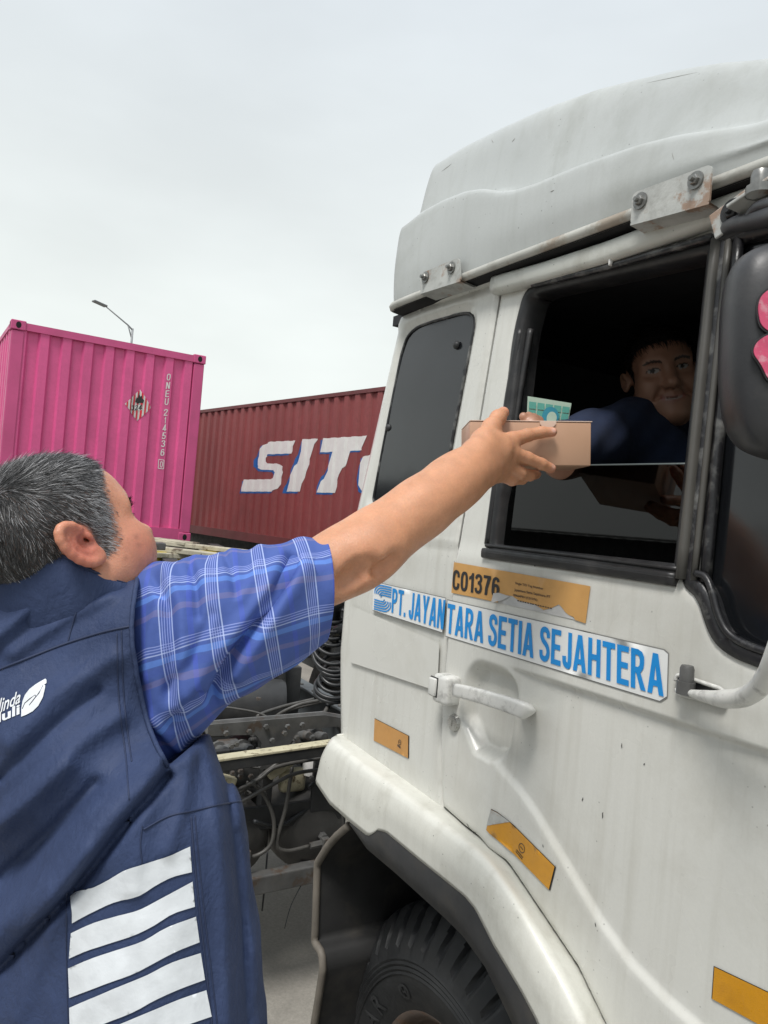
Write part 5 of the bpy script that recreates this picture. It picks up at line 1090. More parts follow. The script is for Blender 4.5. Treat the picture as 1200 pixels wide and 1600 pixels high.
def hairmask(q):
    x, y, z = q[:, 0], np.abs(q[:, 1]), q[:, 2]
    xl = np.interp(z, [-.12, -.045, -.03, -.015, .0, .03, .06, .085, .11, .14], [-.035, -.030, -.01, .032, .038, .044, .047, .060, .078, .084])
    m = np.clip((xl-x)/.024+.55, 0, 1)
    eard = np.hypot(x+.012, (z-.004)*.75); m = m*np.clip((eard-.020)/.006, 0, 1)*(1.-((np.hypot(x+.018, z-.004) < .050)&(y > .0815)))*np.where((x > -.078)&(z < -.014)&(x < .02), np.clip((-.064-x)/.01, 0, 1)+((x > .012)&(z > -.04))*1.0, 1)
    return m*np.clip((z+.095+.02*np.clip(-x-.05, 0, 1))/.012, 0, 1)
part('body', (hv, hf), 'skin', man, col=man_col(hv)); mbody = bpy.data.objects['body']
# hair: single strands rooted on the scalp
def strands(V, Fq, g_ax, Hc_, HS_, mask, n, dirfn, lenfn, colfn, wid=.00055, seg=4, rs=3):
    r = np.random.default_rng(rs); V = np.asarray(V); T = V[np.asarray(Fq)]; cen = T.mean(1); q = (cen-Hc_)@g_ax.T/HS_; w = mask(q)*(np.linalg.norm(q-[0, 0, .03], axis=1) < .15)
    ar = np.linalg.norm(np.cross(T[:, 2]-T[:, 0], T[:, 3]-T[:, 1]), axis=1); pr_ = w*ar; pr_ /= pr_.sum(); pick = r.choice(len(cen), n, p=pr_)
    nrm = np.cross(T[:, 2]-T[:, 0], T[:, 3]-T[:, 1]); nrm /= np.linalg.norm(nrm, axis=1)[:, None]+1e-12
    P0 = cen[pick]+(r.random((n, 3))-.5)*.003; N = nrm[pick]; Q = q[pick]
    D = dirfn(Q, r)@g_ax; D = D-N*np.sum(D*N, 1)[:, None]; D /= np.linalg.norm(D, axis=1)[:, None]+1e-9; L, lift = lenfn(Q, r)
    D = D+r.normal(0, .13, (n, 3)); S = np.cross(D, N)+r.normal(0, .5, (n, 3)); S /= np.linalg.norm(S, axis=1)[:, None]; rows = []; P = P0-N*.001
    for k in range(seg+1):
        t = k/seg; w_ = wid*(1-.75*t**2); rows.append(np.stack([P-S*w_, P+S*w_], 1)); d = D*(1-.0*t)+N*(lift*(1-1.1*t))[:, None]; d /= np.linalg.norm(d, axis=1)[:, None]; P = P+d*(L/seg)[:, None]
    A_ = np.stack(rows, 1).reshape(n, -1, 3); k = A_.shape[1]; base = np.arange(n)[:, None, None]*k; f = np.array([(2*i, 2*i+1, 2*i+3, 2*i+2) for i in range(seg)])[None]+base
    c = np.repeat(colfn(Q, r), k, 0); return A_.reshape(-1, 3), f.reshape(-1, 4), c
def hd(Q, r):
    top = sst(Q[:, 2], .06, .12); bk = sst(Q[:, 0], -.01, -.07)
    d = np.stack([.75+.1*top-.75*bk*(1-top), .25*top+0*bk, -.75+.70*top-.2*bk*(1-top)], 1)+r.normal(0, .09, (len(Q), 3))+.35*np.stack([np.sin(Q[:, 2]*95+Q[:, 0]*60), 0*Q[:, 0], np.sin(Q[:, 0]*80-Q[:, 2]*50+1)], 1)*.5; return d
def hl(Q, r):
    top = sst(Q[:, 2], .06, .12); edge = np.clip(hairmask(Q), .35, 1); L = edge*(.013+.012*top+.014*sst(Q[:, 0], .045, .08)*top)*r.uniform(.6, 1.25, len(Q)); return L, .07+.16*top+.0*Q[:, 0]
def hc(Q, r):
    x, z = Q[:, 0], Q[:, 2]; clump = .5+.5*np.sin(x*120+z*75)*np.sin(Q[:, 1]*110+z*90); pw = .07+.12*clump+.62*np.exp(-((x-.035)/.030)**2-((z-.025)/.05)**2)+.02*sst(z, .06, .1)-.08*sst(x, -.03, -.09); pw = pw-.35*sst(x, .055, .075)*sst(z, .07, .10)
    u = r.random(len(Q)); g = np.where(u < pw, r.uniform(.20, .52, len(Q)), np.where(u < pw+.30, r.uniform(.03, .11, len(Q)), r.uniform(.008, .03, len(Q)))); return np.stack([g, g*1.0, g*1.03], 1)
v_, f_, c_ = strands(hv, hf, HA, Hc, HS, hairmask, 76000, hd, hl, hc, .00028, 3); part('hair', (v_, f_), 'hair', man, col=c_, smooth=False)
def browmask(q): return ((q[:, 2] > .018)&(q[:, 2] < .030)&(q[:, 0] > .055)&(np.abs(q[:, 1]) > .012)&(np.abs(q[:, 1]) < .052)).astype(float)
for bq in (-1, 1):
    v_, f_, c_ = strands(hv, hf, HA, Hc, HS, lambda q: browmask(q)*(q[:, 1]*bq > 0), 260, lambda Q, r: np.stack([.2+0*Q[:, 0], np.sign(Q[:, 1])*1.0, .25+0*Q[:, 0]], 1), lambda Q, r: (r.uniform(.006, .011, len(Q)), .5+0*Q[:, 0]), lambda Q, r: np.tile([.02, .018, .016], (len(Q), 1)), .0004, 3)
    part('eyebrow', (v_, f_), 'hair', man, col=c_, smooth=False)
def lashmask(q): return ((np.abs(q[:, 2]-.011) < .0025)&(q[:, 0] > .076)&(np.abs(q[:, 1]) > .022)&(np.abs(q[:, 1]) < .050)).astype(float)
v_, f_, c_ = strands(hv, hf, HA, Hc, HS, lambda q: lashmask(q)*(q[:, 1] < 0), 40, lambda Q, r: np.stack([1+0*Q[:, 0], np.sign(Q[:, 1])*.6, -.1+0*Q[:, 0]], 1), lambda Q, r: (r.uniform(.005, .009, len(Q)), .9+0*Q[:, 0]), lambda Q, r: np.tile([.01, .01, .01], (len(Q), 1)), .0004, 3)
part('eyelash', (v_, f_), 'hair', man, col=c_, smooth=False)
# ---- vest
VB = Body(); AX = [Rt, Ft, ZU]; shV = dep(234, 994, .955)
VB.u(p_ell(T0-ZU*.27+Ft*.05, AX, (.215, .145, .30)), .05); VB.u(p_ell(T0-ZU*.52+Ft*.07+Rt*.012, AX, (.272, .19, .33)), .10); VB.u(p_ell(T0-ZU*.88+Ft*.075+Rt*.02, AX, (.300, .215, .42)), .12); VB.u(p_cone(T0-ZU*.26+Rt*.218, T0-ZU*.74+Rt*.290, .098, .136), .10)
shL = T0-Rt*.17-ZU*.05; VB.u(p_cone(T0-ZU*.045+Rt*.01, shV, .072, .074), .06); VB.u(p_cone(T0-ZU*.04, shL, .08, .08), .06)
VB.u(p_cone(T0-ZU*.16-Ft*.035+Rt*.09, T0-ZU*.16-Ft*.035-Rt*.09, .085, .085), .08); VB.u(p_cone(T0-ZU*.04, T0-ZU*.005-Ft*.005, .085, .080), .04)
aA = dep(500, 925, 1.08)-dep(240, 1030, .95); aA /= np.linalg.norm(aA); aU = UP-aA*(UP@aA); aU /= np.linalg.norm(aU); aW = np.cross(aA, aU); aC = dep(237, 1040, .93)
cutp = np.array([(216, 870), (219, 893), (212, 935), (208, 985), (214, 1040), (223, 1090), (236, 1140), (262, 1197), (300, 1170), (345, 1108)])
def armcut(P, d):
    q = P-aC; t = q@aA; u = q@aU; w = q@aW; px = proj(P)
    xe = np.interp(px[:, 1], cutp[:8, 1], cutp[:8, 0]); t2 = (px[:, 0]-xe)/1183*.95
    e = (np.hypot(u/.128, w/.20)-1)*.115; low = np.interp(px[:, 0], [262, 300, 345, 420], [1197, 1165, 1112, 1060]); e = np.maximum(e, (px[:, 1]-low)/1183*.95)
    c = np.maximum(e, -t2); return np.maximum(d, -c)
FOLD = [  # photo polylines of the cloth's ridges (+) and creases (-), height m, width px
    ([(270, 1168), (215, 1225), (160, 1290), (95, 1370), (-20, 1470)], .016, 34), ([(262, 1212), (200, 1284), (118, 1388), (0, 1512), (-60, 1570)], -.014, 15),
    ([(105, 1198), (40, 1262), (-30, 1320)], .007, 20), ([(150, 1225), (80, 1300), (0, 1372)], -.006, 18), ([(185, 1120), (120, 1165), (60, 1225), (-10, 1290)], .005, 16), ([(175, 1028), (87, 1084), (7, 1168)], .006, 18), ([(150, 1080), (80, 1140), (0, 1215)], -.005, 16),
    ([(119, 909), (70, 930), (0, 990), (-40, 1020)], .009, 14), ([(190, 915), (120, 935), (40, 975)], -.005, 10), ([(170, 930), (110, 960), (20, 1020)], .005, 12),
    ([(352, 1120), (372, 1200), (388, 1300), (402, 1450), (412, 1610)], .004, 14), ([(333, 1125), (352, 1210), (366, 1310), (380, 1450), (388, 1610)], -.003, 10), ([(318, 1140), (335, 1240), (350, 1380), (356, 1600)], .005, 14),
    ([(262, 1195), (310, 1150), (345, 1112)], -.010, 12), ([(300, 1180), (285, 1260), (262, 1330)], .004, 12), ([(230, 1230), (215, 1300), (205, 1400)], .004, 18), ([(90, 1420), (60, 1500), (20, 1600)], .005, 22), ([(140, 1330), (60, 1440), (-20, 1530)], .004, 14)]
FOLD = [(densify(L, 12, False), a*1.5, w if a > 0 else w*.62) for L, a, w in FOLD]
_cr = np.random.default_rng(11); CK = [(_cr.normal(0, 1, 3), _cr.uniform(0, 6.28), f) for f in (45, 62, 80, 105, 130, 160, 190)]
def crumple(P):
    w = P+.012*np.stack([np.sin(P[:, 2]*31+P[:, 0]*17), np.sin(P[:, 0]*27+1+P[:, 2]*9), np.sin(P[:, 1]*29+2+P[:, 0]*11)], 1); o = np.zeros(len(P))
    for v, ph, f in CK: v = v/np.linalg.norm(v); o += (1-2*np.abs(np.sin((w@v)*f*.5+ph)))*.055/f
    return o*(.55+.45*np.sin(P[:, 2]*14+P@Rt*11))
def vfold(P, d):
    px = proj(P); o = np.zeros(len(P)); near = np.abs(d) < .08
    if near.any():
        q = px[near]; s_ = np.zeros(len(q))
        for L, a, w in FOLD: s_ += a*np.exp(-(dist_poly(q, L[::2] if len(L) > 6 else L)/w)**2)
        Pn = P[near]; s_ += crumple(Pn); o[near] = s_
    return d-o
VB.post = [vfold, armcut]
vv, vf_ = VB.mesh(.0042, (np.array([-9, -9, .98]), np.array([9, 9, 9])))
vest = part('vest', (vv, vf_), 'vest', man); vt = bvh(vv, vf_)
# collar: a folded standing band round the neck
cr = []
for a in np.linspace(0, 2*pi, 60, endpoint=False):
    c = T0+ZU*.036+RH*.036; e_ = Rt*.103*cos(a)+Ft*.103*sin(a); fr = .5+.5*sin(a); lift = .046-.034*fr**2
    lift -= .042*max(0., float(e_@RH)/.1); o = np.array([c+e_*1.00-ZU*.060, c+e_*1.09-ZU*.026, c+e_*1.08+ZU*(lift*.5), c+e_*1.03+ZU*(lift-.004), c+e_*.985+ZU*lift, c+e_*.94+ZU*(lift-.004), c+e_*.92-ZU*.02]); o += ZU*(.004*sin(3*a)); cr.append(o)
cr = np.array(cr).transpose(1, 0, 2)
part('collar', (cr.reshape(-1, 3), [q[::-1] for q in grid_faces(7, 60, True)]), 'vest', vest)
part('collar_seam', tube(np.vstack([cr[3], cr[3][:1]])+ZU*.001, .0018, 5), 'vest_seam', bpy.data.objects['collar'])
def seam(L, r=.0009, off=.0004, nm='seam', mt='vest_seam', n=70): P = lay(vt, spline(L, n), off); P = smooth1(P, 2); return part(nm, tube(P, r, 5), mt, vest)
seam([(-30, 1062), (0, 1046), (60, 1022), (105, 1005), (160, 988), (206, 978)], .0016)
seam([(140, 905), (118, 960), (106, 1004)]); seam([(183, 990), (184, 1060), (188, 1120), (197, 1185), (202, 1250)], .0008); seam([(190, 985), (192, 1060), (196, 1120), (206, 1190)], .0008)
seam([(224, 1296), (262, 1276), (306, 1266), (340, 1258), (376, 1252)], .0012); seam([(298, 1276), (302, 1330), (312, 1430), (322, 1520), (331, 1605)], .0010); seam([(304, 1274), (309, 1330), (319, 1430), (330, 1520), (340, 1605)], .0007)
seam([(222, 1290), (219, 1320), (222, 1350)], .0007); seam([(104, 1395), (104, 1480), (107, 1610)], .0008); seam([(340, 1112), (356, 1180), (366, 1250), (384, 1420), (398, 1605)], .0008)
P = lay(vt, spline([(p[0]-2.5, p[1]) for p in cutp[1:8]], 90), .0012); part('armhole_binding', tube(smooth1(P, 3), .0030, 7), 'vest', vest)
# reflective stripes, sewn over the folds
def drape(outer, s, off, nm, mt, parent, holes=(), tree=vt):
    V2, T = flat_tri(outer, holes, s); return part(nm, (lay(tree, V2, off), T[:, ::-1]), mt, parent)
z3_ = lambda L: zp(L, 2.857, 0, 1200)
ST = [([(318, 562), (400, 538), (480, 500), (560, 455), (640, 428), (740, 395), (846, 350)], [(854, 464), (770, 485), (700, 520), (620, 568), (520, 595), (430, 635), (324, 690)]),
      ([(320, 735), (420, 690), (520, 660), (620, 632), (720, 580), (857, 506)], [(867, 618), (770, 650), (690, 700), (600, 745), (480, 785), (390, 815), (312, 848)]),
      ([(308, 892), (420, 845), (520, 812), (640, 770), (740, 712), (872, 662)], [(888, 776), (790, 815), (700, 862), (600, 915), (480, 960), (390, 995), (314, 1024)]),
      ([(314, 1068), (420, 1022), (540, 970), (660, 920), (760, 868), (893, 824)], [(912, 944), (800, 985), (690, 1035), (600, 1085), (500, 1125), (400, 1165), (318, 1195)]),
      ([(330, 1235), (440, 1180), (560, 1130), (680, 1080), (800, 1030), (918, 990)], [(942, 1108), (820, 1150), (700, 1200), (560, 1260), (440, 1310), (335, 1350)])]
for up_, dn in ST: drape(z3_(list(map(tuple, spline(up_, 16)))+list(map(tuple, spline(dn, 16)))), 5.5, .0016, 'reflective_stripe', 'reflective', vest)
zl_ = lambda L: zp(L, 10, 0, 1020)
leaf = [(715, 410), (660, 440), (560, 500), (470, 570), (400, 660), (362, 760), (345, 880), (342, 1005), (420, 975), (520, 920), (610, 830), (680, 700), (712, 560), (715, 515), (695, 508), (735, 480), (733, 430)]
v1 = [(690, 505), (660, 560), (625, 640), (575, 700), (520, 770), (470, 830), (460, 825), (510, 760), (560, 695), (565, 670), (530, 690), (400, 800), (365, 885), (352, 882), (392, 790), (470, 720), (560, 660), (580, 680), (645, 580), (672, 520)]
drape(zl_(leaf), .8, .0012, 'leaf_emblem', 'reflective', vest, [zl_(v1)])
def vtext(s_, q, bold, sh=0): V, Fs = text_tri(s_, bold, 1, sh); return part('lettering', (lay(vt, quadmap(V, q), .0012), Fs), 'reflective', vest, smooth=False)
vtext('peduli', [(-42, 1152), (32, 1121), (32, 1100), (-42, 1130)], .03); vtext('linda', [(-2, 1116), (33, 1098), (33, 1079), (-2, 1093)], .012, .35)
# ---- plaid sleeve
def plaid():
    m = bpy.data.materials.new('plaid'); m.use_nodes = True; t = m.node_tree; b = t.nodes['Principled BSDF']; b.inputs['Roughness'].default_value = .75; b.inputs['Specular IOR Level'].default_value = .25
    uv = t.nodes.new('ShaderNodeUVMap'); uv.uv_map = 'UVMap'; sp_ = t.nodes.new('ShaderNodeSeparateXYZ'); lk(t, uv.outputs[0], sp_.inputs[0])
    def fr(o, k, ph):
        a = t.nodes.new('ShaderNodeMath'); a.operation = 'MULTIPLY_ADD'; a.inputs[1].default_value = k; a.inputs[2].default_value = ph; lk(t, o, a.inputs[0]); f = t.nodes.new('ShaderNodeMath'); f.operation = 'FRACT'; lk(t, a.outputs[0], f.inputs[0]); return f.outputs[0]
    def rampn(src, st):
        r = t.nodes.new('ShaderNodeValToRGB'); r.color_ramp.interpolation = 'LINEAR'; e = r.color_ramp.elements; e[0].position = st[0][0]; e[0].color = (*st[0][1], 1); e[1].position = st[-1][0]; e[1].color = (*st[-1][1], 1)
        for p, c in st[1:-1]: q = e.new(p); q.color = (*c, 1)
        lk(t, src, r.inputs[0]); return r.outputs[0]
    def bands(L, base, soft=.006):
        o = [(0, base)]
        for c, w, col in L: o += [(c-w/2-soft, base), (c-w/2, col), (c+w/2, col), (c+w/2+soft, base)]
        return o+[(1, base)]
    base = (.064, .108, .335); fl_ = (.30, .36, .70); wh = (.42, .50, .78); lb = (.11, .23, .62); tn = (.145, .15, .30); dk = (.045, .075, .34)
    # across the sleeve (rings): one bright line pair with fine lines between
    c1 = rampn(fr(sp_.outputs[0], 16.5, .2), bands([(.16, .016, wh), (.21, .008, fl_), (.255, .008, fl_), (.30, .008, fl_), (.345, .008, fl_), (.40, .020, wh), (.80, .10, (.065, .105, .42))], base))
    c2 = rampn(fr(sp_.outputs[1], 15.5, .35), bands([(.06, .008, fl_), (.10, .008, fl_), (.14, .010, fl_), (.185, .012, wh), (.30, .09, lb), (.44, .10, dk), (.60, .09, tn)], base))
    mxn = t.nodes.new('ShaderNodeMix'); mxn.data_type = 'RGBA'; mxn.blend_type = 'LIGHTEN'; mxn.inputs[0].default_value = .85; lk(t, c1, mxn.inputs[6]); lk(t, c2, mxn.inputs[7])
    mx2 = t.nodes.new('ShaderNodeMix'); mx2.data_type = 'RGBA'; mx2.inputs[0].default_value = .5; lk(t, c1, mx2.inputs[6]); lk(t, c2, mx2.inputs[7])
    mx3 = t.nodes.new('ShaderNodeMix'); mx3.data_type = 'RGBA'; mx3.inputs[0].default_value = .6; lk(t, mx2.outputs[2], mx3.inputs[6]); lk(t, mxn.outputs[2], mx3.inputs[7])
    lk(t, mx3.outputs[2], b.inputs['Base Color'])
    co = t.nodes.new('ShaderNodeTexCoord'); n = t.nodes.new('ShaderNodeTexNoise'); n.inputs['Scale'].default_value = 60; n.inputs['Detail'].default_value = 5; lk(t, co.outputs['Object'], n.inputs[0]); bp = t.nodes.new('ShaderNodeBump'); bp.inputs['Strength'].default_value = .3; bp.inputs['Distance'].default_value = .004; lk(t, n.outputs[0], bp.inputs['Height']); lk(t, bp.outputs[0], b.inputs['Normal'])
    MATS['plaid'] = m
plaid()
SR = [((205, 899), (236, 1182), .985, .060, 0), ((232, 881), (262, 1198), .975, .072, 0), ((270, 876), (305, 1158), .975, .082, .004), ((318, 867), (352, 1106), .99, .086, .008), ((368, 859), (405, 1072), 1.01, .086, .012), ((420, 853), (450, 1044), 1.035, .083, .016), ((464, 843), (484, 1020), 1.06, .080, .020), ((503, 837), (500, 1006), 1.08, .077, .024)]
K = np.array([(a[0], a[1], b[0], b[1], d, h, o) for a, b, d, h, o in SR]); Ks = spline(K, 130); nr = 150
SF = [([(458, 872), (446, 905), (426, 936), (399, 976), (366, 1022), (330, 1094)], -.019, 8), ([(478, 890), (458, 920), (430, 965), (400, 1010), (372, 1052)], .008, 16), ([(440, 870), (420, 920), (388, 962), (350, 1008), (300, 1080)], .006, 14),
      ([(297, 880), (306, 920), (308, 960)], -.005, 7), ([(352, 866), (362, 895), (368, 930)], -.004, 6), ([(240, 900), (262, 950), (268, 1010), (262, 1090)], -.006, 9), ([(262, 890), (285, 950), (290, 1020), (282, 1100)], .005, 12), ([(320, 890), (335, 950), (320, 1030), (285, 1110)], .004, 14), ([(268, 1130), (290, 1100), (310, 1080)], -.006, 8), ([(235, 1120), (262, 1150), (280, 1165)], .006, 10), ([(330, 960), (300, 1030), (262, 1080)], -.004, 8), ([(405, 862), (398, 900), (378, 935)], .004, 10), ([(250, 940), (232, 1000), (228, 1060)], .004, 9)]
SF = [(densify(L, 10, False), a*1.25, w) for L, a, w in SF]
rows = []; uvs = []; Cs = []
th = np.linspace(0, 2*pi, nr, endpoint=True)
for i, k in enumerate(Ks):
    T_ = dep(k[0], k[1], k[4]); B_ = dep(k[2], k[3], k[4]); c = (T_+B_)/2; u = (T_-B_)/2; ru = np.linalg.norm(u); ax_ = RT*k[6]
    cx, sx_ = np.cos(th), np.sin(th); e_ = 1.0
    ring = c+np.sign(cx)[:, None]*(np.abs(cx)**e_)[:, None]*u-sx_[:, None]*(FW*k[5])+np.maximum(sx_, -1)[:, None]*ax_; rows.append(ring); Cs.append(c)
cl = np.r_[0, np.cumsum(np.linalg.norm(np.diff(Cs, axis=0), axis=1))]; R_ = np.array(rows)
nrm = R_-np.array(Cs)[:, None]; nrm /= np.linalg.norm(nrm, axis=2)[:, :, None]; Pf = R_.reshape(-1, 3); px = proj(Pf); dsp = np.zeros(len(Pf)); frontm = (np.tile(np.sin(th), len(Ks)) > -.25)
for L, a, w in SF: dsp += a*np.exp(-(dist_poly(px, L)/w)**2)*frontm
dsp += .0016*np.sin(Pf[:, 0]*90+Pf[:, 2]*60)*np.sin(Pf[:, 1]*70)+.002*np.sin(px[:, 0]*.11)*np.clip((980-px[:, 1])/100, 0, 1)
per0 = np.linalg.norm(np.diff(R_, axis=1), axis=2); R_ = (Pf+nrm.reshape(-1, 3)*dsp[:, None]).reshape(R_.shape); per = per0+0* np.linalg.norm(np.diff(R_, axis=1), axis=2); vv_ = np.concatenate([np.zeros((len(R_), 1)), np.cumsum(per, 1)], 1)
# cloth bias: pattern runs along the sleeve, measured from the upper seam
U_ = np.tile(cl[:, None], (1, nr))+.02*np.sin(th)[None]*0; UVa = np.stack([U_, vv_*.82], 2)
hem = R_[-1]; cN = np.array(Cs); inn = [hem+(cN[-1]-hem)*.03+(cN[-1]-cN[-2])*.3, hem+(cN[-1]-hem)*.05, R_[-16]+(cN[-16]-R_[-16])*.06, R_[-50]+(cN[-50]-R_[-50])*.10]
full = np.concatenate([R_]+[q[None] for q in inn]); uvf = np.concatenate([UVa]+[UVa[-1:], UVa[-1:], UVa[-16:-15], UVa[-50:-49]])
shirt = part('shirt', (full.reshape(-1, 3), grid_faces(len(full), nr)), 'plaid', man, uv=uvf.reshape(-1, 2), label='blue plaid short sleeve with a wide loose cuff')
a_ = np.linspace(0, 2*pi, 40); rr = []; uu = []
for t in np.linspace(0, 1, 24):
    c = (sL+ZU*.02)*(1-t)+(sL*.22+eL*.78)*t; r0 = .078-.004*t+.003*sin(t*17); rr.append(c+np.cos(a_)[:, None]*Ft*r0*1.05+np.sin(a_)[:, None]*Rt*r0*.9); uu.append(np.stack([np.full(40, t*.24), a_/(2*pi)*.45], 1))
part('sleeve', (np.concatenate(rr), grid_faces(24, 40)), 'plaid', shirt, uv=np.concatenate(uu))
# trousers and shoes (below the frame)
m = MB(); hip = T0-ZU*.95+Ft*.05
for q in (-1, 1):
    a = np.array([*(hip+Rt*.10*q)[:2], 1.15]); f = np.array([*(hip+Rt*.12*q-Ft*.02)[:2], ISL+.09]); m.add(tube(spline([a, (a+f)/2+Ft*.02, f], 24), np.linspace(.13, .085, 24), 20))
    part('shoe', join(lathe([(0, .055), (.035, .05), (.048, .03), (.05, 0)], f-ZU*.09+Ft*.02, ZU, 20), boxm(f+Ft*.07-ZU*.06, (.10, .26, .06), [Rt, Ft, ZU], .025, 3)), 'shoe', man)
part('trousers', m.get(), 'trousers', man)

# ------------------------------------------------------------------ lunch box in his hand
bx = RT*cos(radians(-.6))+UP*sin(radians(-.6)); bz = np.cross(bx, FW); bz = UP-bx*(UP@bx); bz /= np.linalg.norm(bz); bd = np.cross(bz, bx); bd = bd if bd@FW > 0 else -bd
tl, tr_, br_ = dep(735, 659, 1.362), dep(924.5, 659, 1.362), dep(922.5, 727, 1.362); w_, h_ = np.linalg.norm(tr_-tl), np.linalg.norm(br_-tr_); D_ = .15
bc = (tl+br_)/2+bd*D_/2
box = part('food_box', boxm(bc, (w_, D_, h_), [bx, bd, bz], .0016), 'box_card'); tag(box, 'plain tan cardboard food box handed up to the open cab window', 'box')
cN_ = dep(856, 658.5, 1.361); P = [cN_+bx*.0150*cos(a)-bz*.0125*sin(a) for a in np.linspace(0, pi, 20)]
part('thumb_notch', (np.array(P)-bd*.0012, [tuple(range(20))]), 'box_inner', box, smooth=False)
part('lid', boxm((tl+tr_)/2+bd*D_/2+bz*.0012, (w_+.002, D_+.002, .0016), [bx, bd, bz], .0005), 'box_inner', box, smooth=False)

# ------------------------------------------------------------------ driver
drv = thing('person', 'driver in dark blue T-shirt leaning to the open cab window in deep shade', 'person', (-1.25, 1.75, 1.25))
dc = dep(1044, 590, 1.82); yw, pt_, rl_ = radians(-9), radians(-2), radians(9)
f0 = -FW*cos(yw)+RT*sin(yw); f0 /= np.linalg.norm(f0); u0 = UP*cos(rl_)-RT*sin(rl_); u0 -= f0*(u0@f0); u0 /= np.linalg.norm(u0); l0 = np.cross(u0, f0)
DA = np.array([f0, l0, u0]); DH = dc-f0*.075+u0*.012
DB = Body(); nkp = dep(1040, 690, 1.93); gD = head(DB, DH, DA, 1.0, 1.0, 1.0, (-1, 1), nkp, 0, .66)
DB.u(p_ell(dep(1035, 770, 1.97), [RT, UP, FW], (.17, .20, .11)), .04)
dsl = dep(975, 668, 1.86); chain(DB, [dsl, dep(915, 700, 1.66), dep(880, 716, 1.55), dep(845, 690, 1.49), dep(830, 668, 1.475)], [.055, .048, .040, .032, .024], .02)
for i, (x, y, d) in enumerate([(818, 651, 1.468), (826, 650, 1.478), (833, 652, 1.488)]): chain(DB, [dep(838, 672, 1.49+.006*i), dep(x+8, y+6, d+.006), dep(x, y, d)], [.014, .010, .0085], .004)
dv, df = DB.mesh(.0034)
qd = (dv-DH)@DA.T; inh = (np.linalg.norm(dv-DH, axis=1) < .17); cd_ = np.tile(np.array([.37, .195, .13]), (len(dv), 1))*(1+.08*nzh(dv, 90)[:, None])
smz = qd[:, 2]+.067-9.0*qd[:, 1]**2; lip = np.exp(-(smz/.0080)**2)*(np.abs(qd[:, 1]) < .029)*(qd[:, 0] > .078)*inh; cd_ = lerpc(cd_, .8*lip, (.30, .10, .085))
te = np.exp(-(smz/.0028)**2)*(np.abs(qd[:, 1]) < .019)*(qd[:, 0] > .084)*inh; cd_ = lerpc(cd_, .8*te, (.42, .38, .34))
br = ((qd[:, 2] > .0215+.005*(1-((np.abs(qd[:, 1])-.036)/.020)**2))&(qd[:, 2] < .0275+.005*(1-((np.abs(qd[:, 1])-.036)/.020)**2))&(np.abs(qd[:, 1]) > .014)&(np.abs(qd[:, 1]) < .055)&(qd[:, 0] > .05)).astype(float)*inh; cd_ = lerpc(cd_, .9*br, (.015, .012, .01))
ly = np.abs(qd[:, 1]); ey = (np.hypot((ly-.034)/.0135, (qd[:, 2]-.0075)/.0060) < 1)&(qd[:, 0] > .07)&inh; cd_[ey] = (.36, .34, .32)
iris = (np.hypot(ly-.034+np.sign(qd[:, 1])*.0015, qd[:, 2]-.0080) < .0052)&ey; cd_[iris] = (.012, .008, .006)
lid = (np.abs(np.hypot((ly-.034)/.0135, (qd[:, 2]-.0075)/.0060)-1.02) < .16)&(qd[:, 0] > .06)&(qd[:, 2] > .007)&inh; cd_[lid] = (.03, .018, .012)
def dmask(q):
    x, y, z = q[:, 0], np.abs(q[:, 1]), q[:, 2]; xl = np.interp(z, [-.05, -.03, 0, .03, .055, .066, .075, .14], [-.03, .015, .030, .040, .050, .066, .098, .10]); eard = np.hypot(x+.012, (z-.004)*.75); return np.clip((xl-x)/.008+.5, 0, 1)*(z > -.09)*np.clip((eard-.022)/.006, 0, 1)*(y < .088)
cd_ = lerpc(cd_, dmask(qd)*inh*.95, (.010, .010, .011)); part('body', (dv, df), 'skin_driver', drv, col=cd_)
v_, f_, c_ = strands(dv, df, DA, DH, 1.0, dmask, 6000, hd, lambda Q, r: (np.where(Q[:, 2] > .05, .028, .014)*r.uniform(.6, 1.2, len(Q)), .35+0*Q[:, 0]), lambda Q, r: np.tile([.018, .018, .020], (len(Q), 1)), .0008, 4, 9); part('hair', (v_, f_), 'hair', drv, col=c_, smooth=False)
TB = Body(); TB.u(p_ell(dep(1035, 790, 1.97), [RT, UP, FW], (.20, .24, .145)), .05); TB.u(p_cone(dep(985, 690, 1.90), dep(1085, 715, 2.02), .085, .085), .06); TB.u(p_cone(dep(985, 672, 1.85), dep(925, 690, 1.68), .078, .068), .05); TB.u(p_cone(dep(925, 690, 1.68), dep(893, 702, 1.585), .068, .064), .03)
TB.u(p_ell(dep(1020, 735, 1.82), [RT, UP, FW], (.11, .10, .08)), .06)
def tf(P, d): px = proj(P); return d-.005*np.sin(px[:, 0]*.055+px[:, 1]*.04+np.sin(px[:, 1]*.03))*np.sin(px[:, 1]*.017+1)-.0015*np.sin(px[:, 0]*.15+px[:, 1]*.11)
TB.post = [tf]; tv, tff = TB.mesh(.006); part('t_shirt', (tv, tff), 'tee', drv)
m = MB()
for q in (-1, 1):
    a = dep(1050+40*q, 860, 2.05); m.add(tube(spline([a, a+np.array([.35, -.1, .02]), a+np.array([.42, -.1, -.35])], 20), np.linspace(.10, .07, 20), 14))
part('trousers', m.get(), 'trousers', drv)
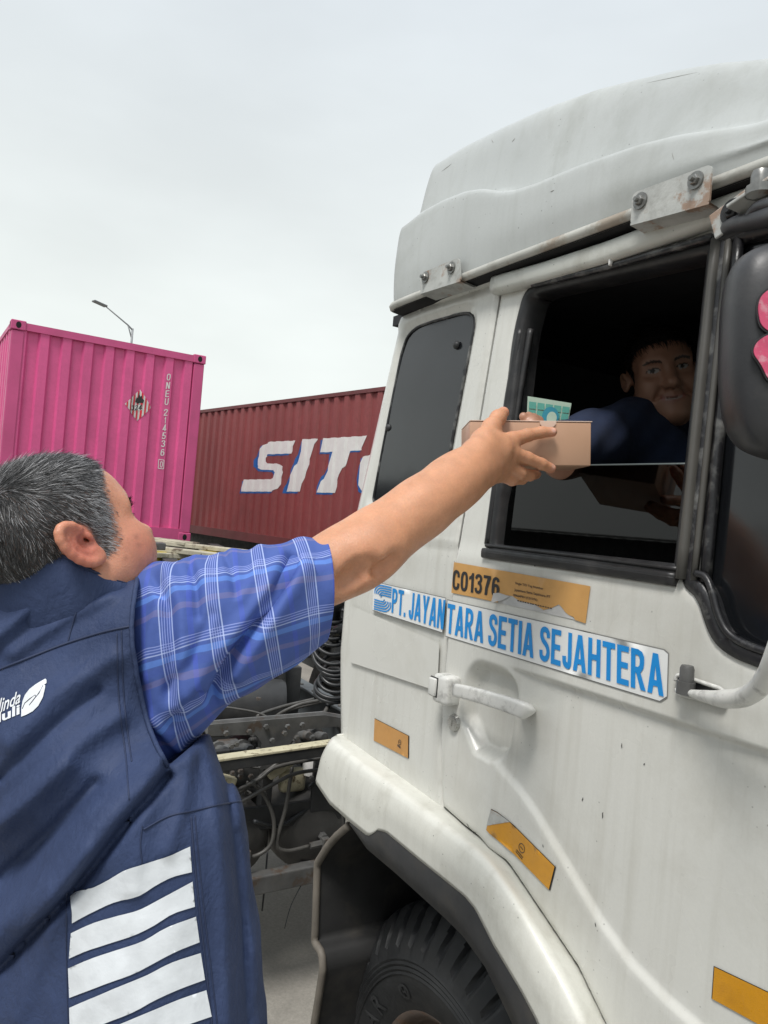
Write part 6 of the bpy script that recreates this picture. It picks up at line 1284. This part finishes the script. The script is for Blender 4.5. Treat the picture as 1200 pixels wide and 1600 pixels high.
# picture card standing inside behind the window
pp = [dep(x, y, 1.60) for x, y in ((825, 619), (893, 630), (886, 668), (823, 664))]
c = sum(pp)/4; nP = np.cross(pp[1]-pp[0], pp[3]-pp[0]); nP /= np.linalg.norm(nP); nP = nP if nP@FW < 0 else -nP
V2 = np.array(pp); card = part('picture_card', (np.concatenate([V2, V2-nP*.004]), [(0, 1, 2, 3), (7, 6, 5, 4), (0, 4, 5, 1), (1, 5, 6, 2), (2, 6, 7, 3), (3, 7, 4, 0)]), 'poster_pale', smooth=False); tag(card, 'small green picture card standing in the dark cab behind the food box', 'card')
m = MB(); bl = lambda u, v: pp[3]*(1-u)*(1-v)+pp[2]*u*(1-v)+pp[1]*u*v+pp[0]*(1-u)*v+nP*.002
for i in range(5):
    for j in range(3):
        u0_, v0_ = .03+i*.195, .02+j*.28; m.add((np.array([bl(u0_, v0_), bl(u0_+.165, v0_), bl(u0_+.165, v0_+.24), bl(u0_, v0_+.24)]), [(0, 1, 2, 3)]))
part('printed_squares', m.get(), 'poster_teal', card, smooth=False)
a = np.linspace(0, 2*pi, 30)[:-1]; part('printed_disc', (np.array([bl(.55+.2*cos(q), .35+.38*sin(q))+nP*.002 for q in a]), [tuple(range(29))]), 'poster_blue', card, smooth=False)
part('printed_disc', (np.array([bl(.58+.12*cos(q), .30+.25*sin(q))+nP*.004 for q in a]), [tuple(range(29))]), 'poster_pale', card, smooth=False)
# ================================================================== ADDED BACKDROP, unseen, so the truck's dark glass has something to mirror
wh_ = thing('reflection_backdrop', 'added dark backdrop out of view, put there to be mirrored in the truck windows', 'reflection_backdrop', (-4, -16, GZ))
us = np.arange(-34, 34, .25); V = np.concatenate([np.stack([us, -12.5-.05*(np.arange(len(us)) % 2), np.full(len(us), z)], 1) for z in (GZ, 4.7)])
part('wall', (V, grid_faces(2, len(us))), 'reflection_backdrop', wh_, smooth=False)
part('roof', (np.array([(-34.5, -12.2, 4.7), (34, -12.2, 4.7), (34, -20, 6.2), (-34.5, -20, 6.2)]), [(0, 1, 2, 3)]), 'chassis_light', wh_, smooth=False)
